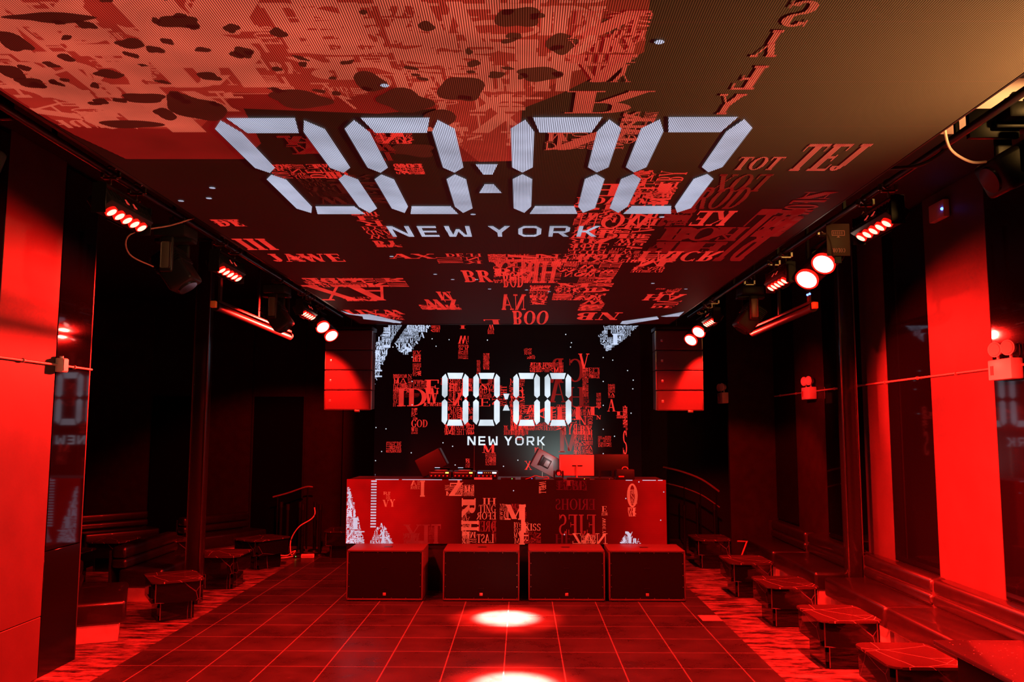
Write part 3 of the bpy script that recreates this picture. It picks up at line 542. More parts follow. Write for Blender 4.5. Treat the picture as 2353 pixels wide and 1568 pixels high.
for cp in COLON: paint('colon_dot',[cp],lambda a,b:(ru(a),15.994,rv(b)),RWH,ss)
paint('city_lettering',sans_line('NEW YORK'),lambda a,b:(-1.03+a*1.462,15.994,2.084+b*.167),RWH,ss)
bm=bmesh.new()
for x in (-.9,.38): add_box(bm,x-.004,x+.004,15.992,15.996,1.0,2.1)
finish('panel_joint',bm,mat('grey_panel_joint',(.4,.35,.3),.5),ss)
# booth
bt=thing('dj_booth','long DJ booth whose front LED panel shows red mirrored lettering','booth',(-.24,12.78,0))
BX=-.24
boxo('front_screen',-2.39,2.39,0,.05,.69,1.635,BBASE,bt)
boxo('cabinet',-2.385,2.385,.051,.95,0,1.60,BLACK,bt,.006); boxo('worktop',-2.39,2.39,.05,.96,1.60,1.63,mat('scuffed_black_worktop',(.03,.025,.025),.4),bt,.004)
Q=lambda d:(lambda u,v:(u-BX,-d,v))
by={'b':[],'c':[],'d':[]}
for (u0,v0,u1,v1,lv,cell,wd) in BOOTH_WORDS:
    r=(u0,v0,u1,v1)
    if wd: by[lv]+=word_polys(wd,r,mir=wd in('HI','TING','EFOR','DREI','LAST','KISS','ERIOHS','EJES','NAZ') and rng.random()<.7,T=.17 if len(wd)>1 else .24,rot=3 if wd in('R','H') else 0)
    else: by[lv]+=collage(r,cell,rng,.15,None,.93)+collage(r,cell*1.7,rng,.14,None,.3)
layer(by['d'],Q(.002),BDIM,bt); layer(by['c'],Q(.003),BCR,bt); layer(by['b'],Q(.004),BRED,bt)
wp=[]
for q in BOOTH_WHITE:
    f=pip(q); xs=[a for a,_ in q]; ys=[b for _,b in q]; r=(min(xs),min(ys),max(xs),max(ys))
    wp+=collage(r,.12,rng,.24,f,1)+collage(r,.26,rng,.22,f,.7)
for k in range(17):
    z=1.61-k*.042; wp.append(bar(-2.262+.0*k,z-.012,-2.18,z+.009))
layer(wp+[ell(x,z,.009,.009,8) for x,z in BOOTH_STARS],Q(.005),BWH,bt)
flush_picture(bt)
bm=bmesh.new()
for a,b in ((-2.2,-1.85),(-1.8,-1.2),(-1.1,-.9),(1.55,1.65),(1.8,2.0),(2.03,2.1)): add_box(bm,a-BX,b-BX,-.003,.0,1.628,1.637)
finish('edge_light',bm,BWH,bt)
# ---------------- subwoofers ----------------
def grille_mat():
    m=bpy.data.materials.new('perforated_grille'); m.use_nodes=True; nt=m.node_tree; b=nt.nodes['Principled BSDF']
    tc=N(nt,'ShaderNodeTexCoord'); mp=N(nt,'ShaderNodeMapping'); mp.inputs['Rotation'].default_value=(0,math.radians(45),0); nt.links.new(tc.outputs['Object'],mp.inputs[0])
    sp=N(nt,'ShaderNodeSeparateXYZ'); nt.links.new(mp.outputs[0],sp.inputs[0])
    f=lambda o:math_(nt,'ABSOLUTE',math_(nt,'SUBTRACT',math_(nt,'FRACT',math_(nt,'MULTIPLY',o,90)),.5))
    h=math_(nt,'LESS_THAN',math_(nt,'ADD',f(sp.outputs[0]),f(sp.outputs[2])),.55)
    mx=N(nt,'ShaderNodeMix',data_type='RGBA'); mx.inputs[6].default_value=(.012,.008,.008,1); mx.inputs[7].default_value=(.004,.004,.004,1); nt.links.new(h,mx.inputs[0]); nt.links.new(mx.outputs[2],b.inputs['Base Color']); b.inputs['Roughness'].default_value=.55; b.inputs['Specular IOR Level'].default_value=.1
    return m
GRILLE=grille_mat()
t=thing('subwoofer','black subwoofer cabinet at the alcove end of the row before the booth','speaker',(-1.92,12.04,0),0,'subwoofers in front of the booth')
bm=bmesh.new(); add_box(bm,-.535,.535,.03,.68,.012,.7,.012,2)
for a,b,c,d in ((-.535,-.515,.012,.7),(.515,.535,.012,.7),(-.535,.535,.012,.035),(-.535,.535,.675,.7)): add_box(bm,a,b,0,.04,c,d,.004,1)
finish('cabinet',bm,CABIN,t,True)
g=boxo('grille',-.512,.512,.008,.02,.037,.673,GRILLE,t)
bm=bmesh.new()
for x in [-.5+.2*k for k in range(6)]:
    for z in (.045,.665): add_cyl(bm,(x,.004,z),(x,.009,z),.006,n=8)
for z in (.2,.36,.52):
    for x in (-.5,.5): add_cyl(bm,(x,.004,z),(x,.009,z),.006,n=8)
finish('grille_screws',bm,STEEL,t)
boxo('badge',-.022,.022,.002,.009,.075,.115,mat('polished_badge',(.9,.75,.7),.3,.8),t,.004)
for z in (.17,.45): boxo('slot',-.04,.04,.004,.009,z,z+.008,BLKMET,t)
boxo('handle_cup',-.06,.06,.28,.36,.699,.703,BLKMET,t,.002,1)
for k in (-1,1): cylo('foot',(k*.45,.1,0),(k*.45,.1,.014),.03,BLACK,t); cylo('foot',(k*.45,.6,0),(k*.45,.6,.014),.03,BLACK,t)
for x,y,lb in ((-.57,12.05,'black subwoofer cabinet second from the alcove end, after the widest gap'),(.625,12.07,'black subwoofer cabinet third along the row, nearest behind the floor light pool'),(1.75,12.08,'black subwoofer cabinet at the bench end of the row before the booth')):
    dup(t,(x,y,0),0,lb)
# ---------------- hanging line arrays ----------------
def line_array(label,x,flip):
    t=thing('hanging_line_array',label,'speaker',(x,13.5,0),0,'hanging line arrays either side of the stage screen')
    z=3.98; tilt=[2,1,0,-2,-5]; hts=.325
    for k in range(4):
        a=math.radians((1,0,-1,-4)[k]); M=Matrix.Translation((0,0,z-hts/2-k*hts+.0))@Matrix.Rotation(-a,4,'X')
        m=boxo('speaker_cabinet',-.365,.365,0,.42,-hts/2+.006,hts/2-.006,CABIN,t,.008,2,M)
        boxo('front_cloth',-.352,.352,-.008,.0,-hts/2+.02,hts/2-.02,ARRAYM,m,.003,1,M)
        bx=-.28*flip
        boxo('badge',bx-.018,bx+.018,-.014,-.008,-.03,.012,mat('polished_badge',(.9,.75,.7),.3,.8),m,.004,2,M)
        for s in (-1,1): boxo('rigging_link',s*.37-.008,s*.37+.008,.02,.09,-hts/2+.01,hts/2-.01,STEEL,m,.002,1,M)
    boxo('rigging_frame',-.37,.37,.0,.5,3.99,4.05,BLKMET,t,.006); boxo('aiming_bracket',.12*flip,.2*flip,-.02,.03,2.655,2.69,STEEL,t,.003)
    cylo('hanging_cable',(0,.2,4.04),(0,.2,5.1),.006,STEEL,t)
    return t
line_array('tall black line array of stacked speakers hanging over the alcove side of the booth',-2.80,1)
line_array('tall black line array of stacked speakers hanging over the bench side of the booth',2.52,1)
# ---------------- furniture ----------------
def rounded_slab(name,w,d,z0,z1,r,m,parent):
    bm=bmesh.new(); pts=[]
    for cx,cy,a0 in ((w/2-r,d/2-r,0),(-w/2+r,d/2-r,90),(-w/2+r,-d/2+r,180),(w/2-r,-d/2+r,270)):
        for k in range(7): a=math.radians(a0+15*k); pts.append((cx+r*math.cos(a),cy+r*math.sin(a)))
    b=[bm.verts.new((x,y,z0)) for x,y in pts]; tp=[bm.verts.new((x,y,z1)) for x,y in pts]
    bm.faces.new(b); bm.faces.new(tp)
    for k in range(len(pts)): bm.faces.new((b[k],b[(k+1)%len(pts)],tp[(k+1)%len(pts)],tp[k]))
    es=[e for e in bm.edges if abs(e.verts[0].co.z-e.verts[1].co.z)<1e-6]
    bmesh.ops.bevel(bm,geom=es,offset=(z1-z0)*.3,segments=2,affect='EDGES')
    return finish(name,bm,m,parent,True)
tb=thing('cocktail_table','low black marble table beside the bench, closest to the granite counter','table',(3.28,7.43,0),0,'low marble tables')
rounded_slab('tabletop',.64,.80,.478,.5,.09,MARBLE,tb)
rounded_slab('upper_pedestal',.60,.72,.235,.478,.04,MARBLE2,tb)
rounded_slab('lower_pedestal',.44,.52,0,.235,.03,MARBLE2,tb)
for k in (-1,1): boxo('edge_strip',k*.262-.006,k*.262+.006,-.365,-.358,.24,.475,STEEL,tb)
for k in (-1,1): boxo('edge_strip',k*.185-.005,k*.185+.005,-.263,-.257,.01,.23,STEEL,tb)
for y,lb in ((9.06,'second low marble table along the bench, opposite the widest red wall panel'),(10.86,'third low marble table along the bench, just before the black column'),(12.67,'fourth low marble table along the bench, level with the subwoofers'),(15.2,'furthest low marble table by the bench, under a thin curved cable')):
    dup(tb,(3.28 if y<15 else 3.3,y,0),0,lb)
for x,y,r,lb in ((-4.48,11.06,31,'turned low marble table in front of the alcove, with bluish reflections on its side'),(-4.55,13.12,0,'low marble table standing squarely just behind the alcove column'),(-4.53,14.92,-33,'turned low marble table beside the stanchion posts'),
    (-6.98,14.62,0,'dark low table deep in the alcove before the far bench'),(-7.05,13.2,0,'dark low table deep in the alcove, nearest behind the mirror wall'),(-6.1,14.7,40,'far dark table in the alcove corner behind the others'),(-3.36,16.2,0,'low dark table beside the booth end under the hanging speakers')):
    dup(tb,(x,y,0),math.radians(r),lb)
# benches
def bench(name,label,loc,rz,L,group,back0=None):
    t=thing(name,label,'bench seat',loc,rz,group); h=L/2-.006
    boxo('seat_cushion',-.02,.6,-h,h,.2,.452,LEATH,t,.045,4)
    boxo('plinth',.0,.53,-h+.04,h-.04,0,.2,KICK,t,.004,1)
    bk=boxo('backrest',-.13,.075,-h,h,.59,.755,LEATH,t,.05,4)
    boxo('lower_back_roll',-.13,.085,-h,h,.455,.588,LEATH,t,.045,4)
    boxo('back_board',-.155,-.13,-h,h,.0,.7,BLACK,t)
    return t
G='leather benches along the mirrored wall'
bench('leather_bench','long black leather bench section nearest the camera behind the granite counter',(4.6,7.6,0),PI,4.0,G)
bench('leather_bench','black leather bench section beside the second and third marble tables',(4.6,10.56,0),PI,1.88,G)
bench('leather_bench','black leather bench section just beyond the black column',(4.6,12.78,0),PI,1.88,G)
bench('leather_bench','furthest black leather bench section against the mirrored wall',(4.6,14.75,0),PI,1.84,G)
G='leather benches in the alcove'
bench('leather_bench','short angled black leather bench whose metal base glows red beside the mirror wall',(-5.30,10.12,0),math.radians(24),1.35,G)
bench('leather_bench','black leather bench in the alcove behind the turned table',(-5.56,12.75,0),0,1.8,G)
bench('leather_bench','dim leather bench at the far side of the alcove',(-8.0,16.6,0),math.radians(-42),1.42,G)
bench('leather_bench','dim angled leather bench beyond the alcove column',(-5.85,16.3,0),math.radians(-33),1.5,G)
# granite counter
ct=thing('granite_counter','sparkling dark granite counter top in the near corner beside the bench','counter',(3.4,4.4,0))
boxo('countertop',-.85,1.35,-2.6,1.03,1.07,1.1,GRANITE,ct,.006)
boxo('counter_body',-.74,1.3,-2.5,.96,0,1.07,mat('gloss_black_panel',(.004,.004,.004),.15,spec=.15),ct,.004)
tg=struct(boxo('trim_16',2.27,2.52,10.92,11.24,.0005,.003,mat('red_floor_marker',(.3,.25,.24),.5)))
# ---------------- rigging ----------------
def rail(label,x,y0,y1):
    t=thing('lighting_rail',label,'pipe',(x,0,4.17),0,'lighting rails beside the ceiling screen')
    cylo('pipe',(0,y0,0),(0,y1,0),.025,PIPE,t,n=16)
    y=y0+.8
    while y<y1:
        boxo('ceiling_strut',-.012,.012,y-.012,y+.012,.02,.93,BLKMET,t); y+=1.8
    return t
rail('black steel lighting rail along the alcove edge of the ceiling screen',-2.88,2.4,13.3)
rail('black steel lighting rail along the bench edge of the ceiling screen',2.64,2.4,13.3)
def clampo(t,z,y=0):
    bm=bmesh.new()
    r=.036
    pts=[(r*math.cos(a),y,z+r*math.sin(a)) for a in [math.radians(20+32*k) for k in range(10)]]
    add_tube(bm,[pts[0]]+pts[1:],.008,6)
    add_box(bm,-.05,.05,y-.015,y+.015,z-.062,z-.045,.003,1); add_box(bm,-.07,-.045,y-.012,y+.012,z-.05,z-.0,.004,1); add_box(bm,.045,.07,y-.012,y+.012,z-.05,z-.0,.004,1)
    add_cyl(bm,(0,y,z-.1),(0,y,z-.045),.008,n=8)
    return finish('clamp',bm,STEEL,t)
def light_bar(label,x,y,d):
    """five-head light bar under the rail; d = +1 heads lean towards +x"""
    t=thing('light_bar',label,'stage light',(x,y,4.17),0,'five-head light bars on the rails')
    M=Matrix.Translation((0,0,-.25))@Matrix.Rotation(-d*math.radians(34),4,'Y')
    b=bmesh.new(); add_box(b,-.075,.075,-.33,.33,-.04,.075,.015,2,M)
    for k in range(12):
        yy=-.3+k*.054; add_box(b,-.082,.082,yy,yy+.012,.0,.07,0,1,M)
    finish('housing',b,DARKBODY,t,True)
    for k in range(5):
        yy=-.23+.115*k
        h=bmesh.new(); add_cyl(h,M@Vector((0,yy,-.04)),M@Vector((0,yy,-.062)),.041,.043,20); hh=finish('lamp_head',h,LRING,t,True)
        q=bmesh.new(); add_cyl(q,M@Vector((0,yy,-.0625)),M@Vector((0,yy,-.067)),.035,.03,20); finish('lens',q,LENS,hh,True)
    for s in (-1,1):
        boxo('yoke_arm',-.05,.05,s*.345-.004,s*.345+.004,-.33,-.12,BLKMET,t,.003,1)
    boxo('yoke_bar',-.02,.02,-.345,.345,-.125,-.113,BLKMET,t,.002,1)
    p=boxo('display_panel',-d*.085-.002,-d*.085+.002,-.12,.12,-.035,.045,BLKMET,t,0,1,M)
    for yy in (-.07,.05):
        bm=bmesh.new(); add_box(bm,d*.084-.002,d*.084+.003,yy-.018,yy+.018,.0,.016,0,1,M); add_box(bm,d*.084-.002,d*.084+.003,yy-.008,yy+.008,.016,.04,0,1,M)
        finish('display_digit',bm,REDLBL,p)
    clampo(t,0,-.2); clampo(t,0,.2)
    tubeo('safety_cable',[(0,.3,-.12),(-d*.08,.42,-.05),(-d*.12,.4,-.25),(-d*.05,.3,-.3)],.004,STEEL,t,6)
    s=spot('bar_light',(x+d*.12,y,3.84),(x+d*.9,y+.3,0),BARW*1.15,142,.8,RED,.1)
    return t
BARW=1300
for lb,x,y,d in (('five-head red light bar nearest the camera on the alcove rail',-2.85,5.86,1),('second five-head red light bar on the alcove rail, above the column',-2.85,8.0,1),('furthest five-head red light bar on the alcove rail beside the glaring wash light',-2.85,11.0,1),
    ('five-head red light bar nearest the camera on the bench rail, large clamp above',2.65,6.2,-1),('second five-head red light bar on the bench rail, beyond the big red glare',2.65,8.58,-1),('furthest five-head red light bar on the bench rail near the hanging speakers',2.65,11.75,-1)):
    light_bar(lb,x,y,d)
def wash(label,x,y,d):
    t=thing('wash_light',label,'stage light',(x,y,4.17),0,'glaring red wash lights on the rails')
    M=Matrix.Translation((d*.1,-.05,-.36))@Matrix.Rotation(-d*math.radians(38),4,'Y')@Matrix.Rotation(math.radians(-32),4,'X')
    boxo('housing',-.1,.1,-.26,.26,-.03,.14,DARKBODY,t,.03,3,M)
    for k in (-1,1):
        q=bmesh.new(); add_cyl(q,M@Vector((0,k*.12,-.03)),M@Vector((0,k*.12,-.055)),.1,.104,24); h=finish('lamp_head',q,WRING,t,True)
        q=bmesh.new(); add_cyl(q,M@Vector((0,k*.12,-.0555)),M@Vector((0,k*.12,-.066)),.088,.07,24); finish('lens',q,WLENS,h,True)
    for s in (-1,1): boxo('yoke_arm',-.03,.03,s*.285-.005,s*.285+.005,-.36,-.1,BLKMET,t,.003,1)
    boxo('yoke_bar',-.03,.03,-.285,.285,-.115,-.1,BLKMET,t); clampo(t,0)
    tubeo('safety_cable',[(0,.05,-.08),(-d*.12,.1,-.1),(-d*.14,.1,-.28),(-d*.03,.08,-.26)],.004,STEEL,t,6)
    return t
wash('glaring red wash light at the far end of the alcove rail above the line array',-2.92,12.05,1)
wash('glaring red wash light at the far end of the bench rail above the line array',2.70,12.62,-1)
w3=wash('big glaring red wash light midway along the bench rail, with two small blue indicators below',2.70,7.42,-1)
def plate_text(text,parent,x,y,z,wd_,ht):
    pol=[]; xx=0
    for ch in text:
        wd,ps=glyph(ch,.2,.12); pol+=[[(a*.5+xx,b) for a,b in p] for p in ps]; xx+=wd*.5+.08
    paint('lettering',pol,lambda a,b:(x+(1-a/xx)*wd_,y,z+(1-b)*ht),mat('glowing_red_print',(.8,.4,.35),.5,emis=srgb(120,30,20),strength=.6),parent)  # print is given a faint red glow of its own
lp=boxo('label_plate',-.10,.10,-.31,-.305,-.30,-.02,mat('dark_red_label_plate',(.12,.04,.03),.5),w3,.004)
plate_text('COLOR',lp,-.055,-.313,-.27,.11,.035)
paint('marking',[bar(-.055,-.085,.055,-.08),bar(-.055,-.125,.055,-.12),bar(-.055,-.125,-.05,-.08),bar(.05,-.125,.055,-.08),[(-.016,-.14),(.016,-.14),(0,-.128)]]+[bar(-.04+.017*k,-.115,-.034+.017*k,-.09) for k in range(5)],lambda a,b:(a,-.313,b),mat('glowing_red_print',(.8,.4,.35),.5),lp)
for k in (0,1):
    bm=bmesh.new(); bmesh.ops.create_uvsphere(bm,u_segments=8,v_segments=6,radius=.011,matrix=Matrix.Translation((-.03+.0*k,.36+.06*k,-.52))); finish('indicator',bm,BLUE,w3)
def moving_head(label,x,y,d,pan=0,tilt=35,up=0):
    t=thing('moving_head_light',label,'stage light',(x,y,4.17+up),0,'unlit moving heads on the rails')
    boxo('base',-.13,.13,-.15,.15,-.19,-.09,DARKBODY,t,.015,2); clampo(t,0 if not up else -.02)
    if up: boxo('side_bracket',min(0,d*.3),max(0,d*.3),-.02,.02,-up-.03,-.09,BLKMET,t,.004)
    y_=boxo('yoke',-.16,.16,-.06,.06,-.225,-.19,DARKBODY,t,.01)
    for s in (-1,1):
        bm=bmesh.new(); add_box(bm,-.055,.055,s*.165-.02,s*.165+.02,-.50,-.2,.02,3); finish('yoke_arm',bm,DARKBODY,t,True)
        pl_=boxo('side_plate',-.04,.04,s*.187-.002,s*.187+.002,-.47,-.25,mat('fixture_side_plate',(.2,.17,.13),.4,.4),t,.01,2)
    M=Matrix.Translation((0,0,-.43))@Matrix.Rotation(math.radians(-d*tilt),4,'Y')
    bm=bmesh.new(); add_box(bm,-.11,.11,-.13,.13,-.2,.15,.03,3,M)
    for k in range(7): add_box(bm,-.118,.118,-.137,.137,-.01+k*.02,-.002+k*.02,0,1,M)
    finish('head',bm,DARKBODY,t,True)
    q=bmesh.new(); add_cyl(q,M@Vector((0,0,-.2)),M@Vector((0,0,-.215)),.085,.08,24); finish('lens',q,mat('dark_front_lens',(.02,.02,.02),.08),t,True)
    tubeo('safety_cable',[(0,.1,-.08),(-d*.14,.2,-.06),(-d*.17,.22,-.2),(-d*.09,.14,-.25)],.004,STEEL,t,6)
    return t
moving_head('unlit moving head light closest to the camera on the alcove rail, cut by the frame',-3.2,4.6,1,tilt=70,up=.2)
moving_head('unlit moving head hanging between the first and second alcove light bars',-2.92,6.95,1)
moving_head('unlit moving head hanging between the second and third alcove light bars',-2.92,9.9,1)
moving_head('large ribbed moving head closest to the camera on the bench rail, lit warm',2.98,4.95,-1,tilt=62,up=.24)
moving_head('unlit moving head hanging between the second and third bench light bars',2.72,10.0,-1)
def tube_bar(label,x,y0,y1,z):
    t=thing('hanging_tube_bar',label,'stage light',(x,0,z),0,'dark hanging tube bars')
    cylo('tube',(0,y0,0),(0,y1,-.02),.04,mat('dark_glass_tube',(.012,.008,.008),.4,spec=.15),t); boxo('back_rail',-.03,.03,y0,y1,.045,.075,BLKMET,t,.006)
    for y in (y0+.1,(y0+y1)/2,y1-.1):
        h=boxo('hanger',-.012,.012,y-.03,y+.03,.075,5.1-z,mat('dark_bracket',(.02,.01,.01),.5,spec=.2),t)
    for y in (y0,y1): cylo('end_cap',(0,y-.03,0),(0,y+.03,0),.046,BLKMET,t)
    boxo('amber_tag',-.03,.03,y0-.1,y0-.05,-.02,.05,mat('amber_plastic',(.9,.3,.08),.4),t,.008)
    return t
tube_bar('long dark tube light hanging below the alcove rail',-3.2,8.7,11.5,3.66)
tube_bar('long dark tube light hanging below the bench rail',3.08,8.9,11.2,3.68)
tag(tubeo('hanging_cable',[(-2.62,6.6,4.08),(-2.75,6.45,3.98),(-2.95,6.2,3.85),(-3.0,6.3,3.72),(-2.9,6.5,3.66)],.006,mat('red_lit_cable',(.4,.15,.12),.5)),'thin red cable dropping from the ceiling screen edge to the unlit moving head','cable')
tag(tubeo('hanging_cable',[(2.36,4.6,4.1),(2.45,4.72,4.0),(2.6,4.8,3.95),(2.75,4.9,3.98)],.008,mat('pale_cable',(.7,.55,.35),.5)),'pale cable looping from the ceiling screen to the nearest bench-side moving head','cable')
tag(tubeo('hanging_cable',[(2.40,5.6,4.16),(2.52,5.3,4.08),(2.62,5.2,4.12),(2.7,5.1,4.2)],.012,mat('black_rubber',(.02,.02,.02),.5)),'bundle of black cables tied round the bench rail across the bright ceiling patch','cable')
# ---------------- back of the room ----------------
st=thing('queue_stanchion','retractable-belt stanchion furthest toward the alcove benches','stanchion',(-4.74,16.8,0),0,'black queue stanchions by the booth')
cylo('post',(0,0,.03),(0,0,.9),.028,BLKMET,st); cylo('base',(0,0,0),(0,0,.03),.12,BLKMET,st,.11,28); cylo('belt_head',(0,0,.84),(0,0,.95),.036,DARKBODY,st)
for x,y,lb in ((-4.47,16.3,'black stanchion second from the alcove benches'),(-4.38,16.85,'black stanchion third from the alcove benches, left of the rising cable'),(-4.18,16.3,'black stanchion directly behind the rising pale cable'),(-4.07,16.8,'black stanchion just right of the rising pale cable'),(-3.85,16.3,'black stanchion nearest the low table at the booth end')): dup(st,(x,y,0),0,lb)
for x,y,lb in ((2.75,16.9,'black stanchion closest behind the booth on the bench side'),(3.1,16.4,'black stanchion with a small red light reflection near its foot'),(3.45,16.9,'black stanchion under the curved stair handrail'),(3.72,16.6,'black stanchion beside the dark end panel')): dup(st,(x,y,0),0,lb,'black queue stanchions by the stairs')
hr=thing('stair_handrail','curved metal stair handrail behind the stanchions at the dark opening','handrail',(3.0,17.6,0))
RM=mat('red_lit_rail_metal',(.5,.35,.33),.35,.5)
tubeo('top_rail',[(-.1,0,1.62),(.3,.0,1.52),(.7,0,1.36),(1.05,0,1.12)],.022,RM,hr); tubeo('mid_rail',[(-.1,0,1.3),(.3,.0,1.2),(.7,0,1.04),(1.05,0,.8)],.014,RM,hr)
for k in range(4): cylo('baluster',(0+.33*k,0,0),(0+.33*k,0,1.55-.14*k),.014,BLKMET,hr)
sr=thing('stair_handrail','short sloping handrail above the alcove-side stanchions','handrail',(-4.7,17.1,0))
tubeo('top_rail',[(-.3,0,1.02),(0,.0,1.1),(.35,0,1.22),(.5,0,1.22)],.016,RM,sr); cylo('baluster',(-.2,0,0),(-.2,0,1.04),.014,BLKMET,sr); cylo('baluster',(.4,0,0),(.4,0,1.2),.014,BLKMET,sr)
CBL=mat('pale_power_cable',(.95,.85,.8),.4)
ps=thing('power_strip','white power strip lying on the floor beside the stanchions','power strip',(-3.98,15.95,0),.2)
boxo('body',-.12,.12,-.05,.05,0,.07,WHITEPL,ps,.012); boxo('socket_block',-.1,.1,-.056,-.05,.02,.055,mat('pale_socket',(.6,.5,.48),.4),ps); boxo('plug',-.26,-.14,-.03,.03,0,.05,DARKBODY,ps,.008); bm=bmesh.new(); add_box(bm,-.22,-.21,-.034,-.03,.03,.04); finish('indicator',bm,GREEN,ps)
tag(tubeo('power_cable',[(-4.25,15.93,.03),(-4.4,15.8,.02),(-4.7,15.7,.02),(-4.95,15.6,.02),(-4.8,15.9,.03),(-4.55,16.0,.06),(-4.45,15.95,.12),(-4.6,15.9,.08),(-4.4,16.0,.03),(-4.28,15.98,.1),(-4.22,15.98,.12),(-4.3,16.0,.05),(-4.33,16.05,.3),(-4.18,16.0,.55),(-3.95,16.0,.7),(-3.88,16.0,.8),(-3.89,16.0,.92)],.011,CBL,None,8,8),'pale cable looped on the floor and rising beside the stanchions','cable')
tag(tubeo('power_cable',[(3.55,14.4,.03),(3.6,14.2,.3),(3.72,14.3,.52),(3.8,14.6,.5),(3.7,14.8,.48)],.013,mat('red_lit_cable',(.4,.15,.12),.5),None,8,6),'thin curved cable hanging off the furthest marble table by the bench','cable')
# ---------------- DJ equipment on the booth ----------------
Z=1.6305
def deck(label,x,kind):
    t=thing('media_player' if kind else 'dj_mixer',label,'dj equipment',(x,13.05,Z),0,'players on the booth top' if kind else None)
    w=.17 if kind else .16
    boxo('body',-w,w,-.17,.2,.015,.115,DARKBODY,t,.01); boxo('face_plate',-w+.01,w-.01,-.16,.19,.115,.121,BLKMET,t)
    if kind:
        cylo('jog_wheel',(0,-.02,.121),(0,-.02,.138),.1,mat('silver_jog_wheel',(.4,.4,.4),.3,.8),t)
        M=Matrix.Translation((0,.15,.15))@Matrix.Rotation(math.radians(-25),4,'X')
        d=boxo('display',-.12,.12,-.04,.04,-.01,.0,BLKMET,t,.003,1,M); boxo('display_glow',-.11,-.03,-.045,-.04,-.009,-.002,mat('pale_blue_display',(.02,.02,.02),.3,emis=(.5,.7,1),strength=1.2),d,0,1,M)
        boxo('orange_light',.08,.13,-.171,-.165,.09,.11,ORANGE,t)
        boxo('red_strip',-.14,.06,-.172,-.17,.095,.105,led('red_strip_glow',(.8,.03,.02),.7),t)
    else:
        boxo('blue_light',-.14,-.07,-.172,-.165,.09,.112,BLUE,t); boxo('white_light',.08,.14,-.172,-.165,.09,.112,WLED,t)
        bm=bmesh.new()
        for k in range(4): add_box(bm,-.045+k*.03,-.037+k*.03,-.172,-.168,.098,.104)
        finish('level_lights',bm,ORANGE,t)
    for k in range(5): cylo('knob',(-w+.04+k*.06,-.172,.055),(-w+.04+k*.06,-.185,.055),.011,mat('red_lit_knob',(.5,.2,.18),.4),t,n=10)
    for sx in (-1,1):
        for sy in (-1,1): cylo('foot',(sx*.12,sy*.13,0),(sx*.12,sy*.13,.016),.018,BLACK,t)
    return t
deck('media player nearest the alcove end of the booth top, with orange light',-1.24,1); deck('second media player on the booth, directly beside the blue-lit mixer',-.88,1); deck('mixer with blue and white lights between the players and the booth middle',-.53,0)
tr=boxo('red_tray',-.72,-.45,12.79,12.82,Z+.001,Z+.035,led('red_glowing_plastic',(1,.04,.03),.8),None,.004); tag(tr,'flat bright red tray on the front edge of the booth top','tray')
def wedge(label,x,d,tilt,pale):
    t=thing('monitor_speaker',label,'speaker',(x,13.42,Z+.005),0,'tilted monitor speakers on the booth')
    M=Matrix.Rotation(math.radians(tilt),4,'Y')
    # profile of the cabinet side, tilted on its edge
    bm=bmesh.new(); add_box(bm,-.21,.21,-.16,.15,-.15,.15,.015,2,M); zmin=min(v.co.z for v in bm.verts); bmesh.ops.translate(bm,verts=bm.verts,vec=(0,0,-zmin)); off=-zmin
    T=Matrix.Translation((0,0,off))@M
    finish('cabinet',bm,mat('grey_monitor_shell',(.10,.14,.14),.45) if pale else BLACK,t,True)
    s=-1
    boxo('front_grille',s*.225,s*.205,-.15,.14,-.14,.14,BLKMET,t,.004,1,T)
    boxo('handle_recess',-.1,.06,-.166,-.158,-.07,.07,DARKBODY,t,.01,2,T); boxo('handle_bar',-.115,-.085,-.185,-.165,-.08,.09,BLKMET,t,.008,2,T)
    boxo('handle_grip',-.03,.05,-.172,-.164,-.05,.05,mat('grey_monitor_shell',(.10,.14,.14),.45) if pale else BLACK,t,.01,2,T)
    return t
wedge('grey tilted monitor speaker lit white beside the red monitor',.38,1,28,True)
wm=wedge('dim tilted monitor speaker behind the players at the alcove end',-1.43,1,28,False); wm.rotation_euler.z=PI
wm.location.y=13.45
def monitor(label,x,w,zc,h,m,stand,y=13.2):
    t=thing('computer_monitor',label,'monitor',(x,y,Z),0,'computer monitors on the booth')
    boxo('back_shell',-w/2,w/2,-.012,.012,zc-h/2-Z,zc+h/2-Z,m,t,.004); boxo('bezel',-w/2-.004,w/2+.004,.012,.02,zc-h/2-Z-.004,zc+h/2-Z+.004,BLKMET,t)
    if stand:
        cylo('stand_post',(0,-.03,.012),(0,-.03,.2),.012,mat('pale_stand_metal',(.8,.6,.55),.3,.5),t); boxo('stand_foot',-.1,.1,-.09,.07,0,.012,mat('pale_stand_metal',(.8,.6,.55),.3,.5),t,.004); boxo('mount_plate',-.07,.09,-.018,-.012,.19,.205,BLKMET,t)
    else:
        boxo('stand_bar',-w/2,w/2+.05,-.02,.02,.125,.14,BLKMET,t); boxo('stand_leg',.0,.04,-.02,.02,0,.125,BLKMET,t); boxo('stand_leg',-.2,-.17,-.02,.02,0,.125,BLKMET,t)
    return t
monitor('bright red-lit back of a computer monitor on the booth',.845,.535,1.835,.32,mat('pale_monitor_back',(.5,.45,.43),.5),True)
monitor('dark computer monitor on a bar stand beside the red one',1.385,.52,1.885,.235,mat('dark_monitor_back',(.008,.005,.005),.5),False)
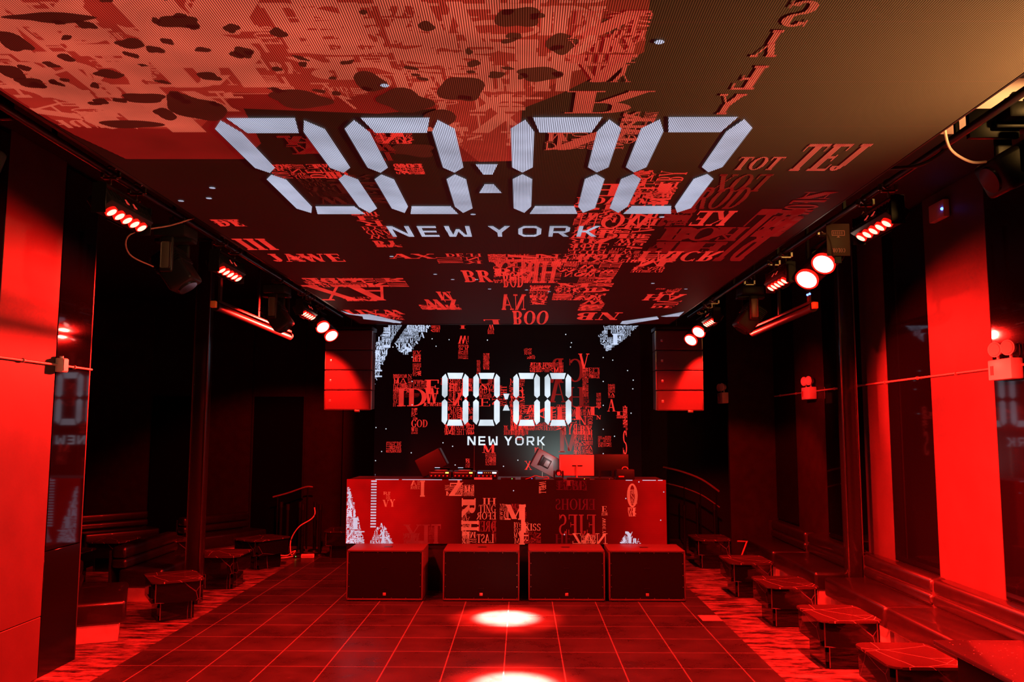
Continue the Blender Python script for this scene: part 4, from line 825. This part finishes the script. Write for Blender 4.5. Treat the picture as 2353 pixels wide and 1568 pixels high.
bx=thing('equipment_case','small dark equipment case under the dark monitor','case',(1.56,12.98,Z)); boxo('body',-.13,.14,-.08,.1,0,.155,DARKBODY,bx,.01); boxo('logo_plate',-.1,-.02,-.083,-.079,.04,.06,mat('red_lit_plate',(.6,.1,.08),.4),bx); tubeo('handle',[(-.04,0,.155),(-.02,0,.185),(.03,0,.185),(.05,0,.155)],.007,mat('red_lit_knob',(.5,.2,.18),.4),bx)
mh=thing('small_moving_head','small black moving head light standing on the booth before the grey monitor speaker','stage light',(.555,12.98,Z)); boxo('base',-.07,.07,-.06,.06,0,.03,DARKBODY,mh,.006)
for s in (-1,1): boxo('yoke_arm',s*.065-.012,s*.065+.012,-.03,.03,.03,.13,DARKBODY,mh,.008)
bm=bmesh.new(); bmesh.ops.create_uvsphere(bm,u_segments=20,v_segments=12,radius=.05,matrix=Matrix.Translation((0,0,.1))); finish('head',bm,DARKBODY,mh,True); cylo('lens',(0,-.042,.09),(0,-.055,.088),.028,mat('pale_blue_lens',(.5,.5,.7),.1),mh)
tag(tubeo('audio_cable',[(.05,12.83,Z+.01),(.12,12.84,Z+.03),(.2,12.86,Z+.06),(.3,12.86,Z+.04),(.38,12.85,Z+.045),(.4,12.84,Z+.02),(.32,12.83,Z+.012)],.005,mat('red_lit_cable',(.4,.15,.12),.5)),'thin red cable curling on the booth top before the grey monitor speaker','cable')
bm=bmesh.new()
for x0,x1,h in ((-.32,-.1,.03),(-.05,.2,.045),(.66,1.02,.03),(1.1,1.4,.035)): add_box(bm,x0,x1,12.9,13.0,Z,Z+h,.005,1)
for k,(x0,x1,h,lb) in enumerate(((-.32,-.1,.03,'small dark audio box beside the blue-lit mixer'),(-.02,.2,.04,'small dark audio box in the middle of the booth top'),(.68,1.02,.03,'flat keyboard lying under the red monitor'),(1.1,1.38,.03,'flat dark device under the dark monitor'))):
    t=thing(('audio_box','audio_box','keyboard','controller')[k],lb,('audio box','audio box','keyboard','controller')[k],((x0+x1)/2,12.9,Z)); w_=(x1-x0)/2
    boxo('body',-w_,w_,-.05,.07,0,h,DARKBODY,t,.004); q=bmesh.new(); add_box(q,w_*.5,w_*.5+.008,-.053,-.05,h*.4,h*.4+.008); finish('indicator',q,(GREEN,BLUE,ORANGE,REDLBL)[k],t)
bm.free()
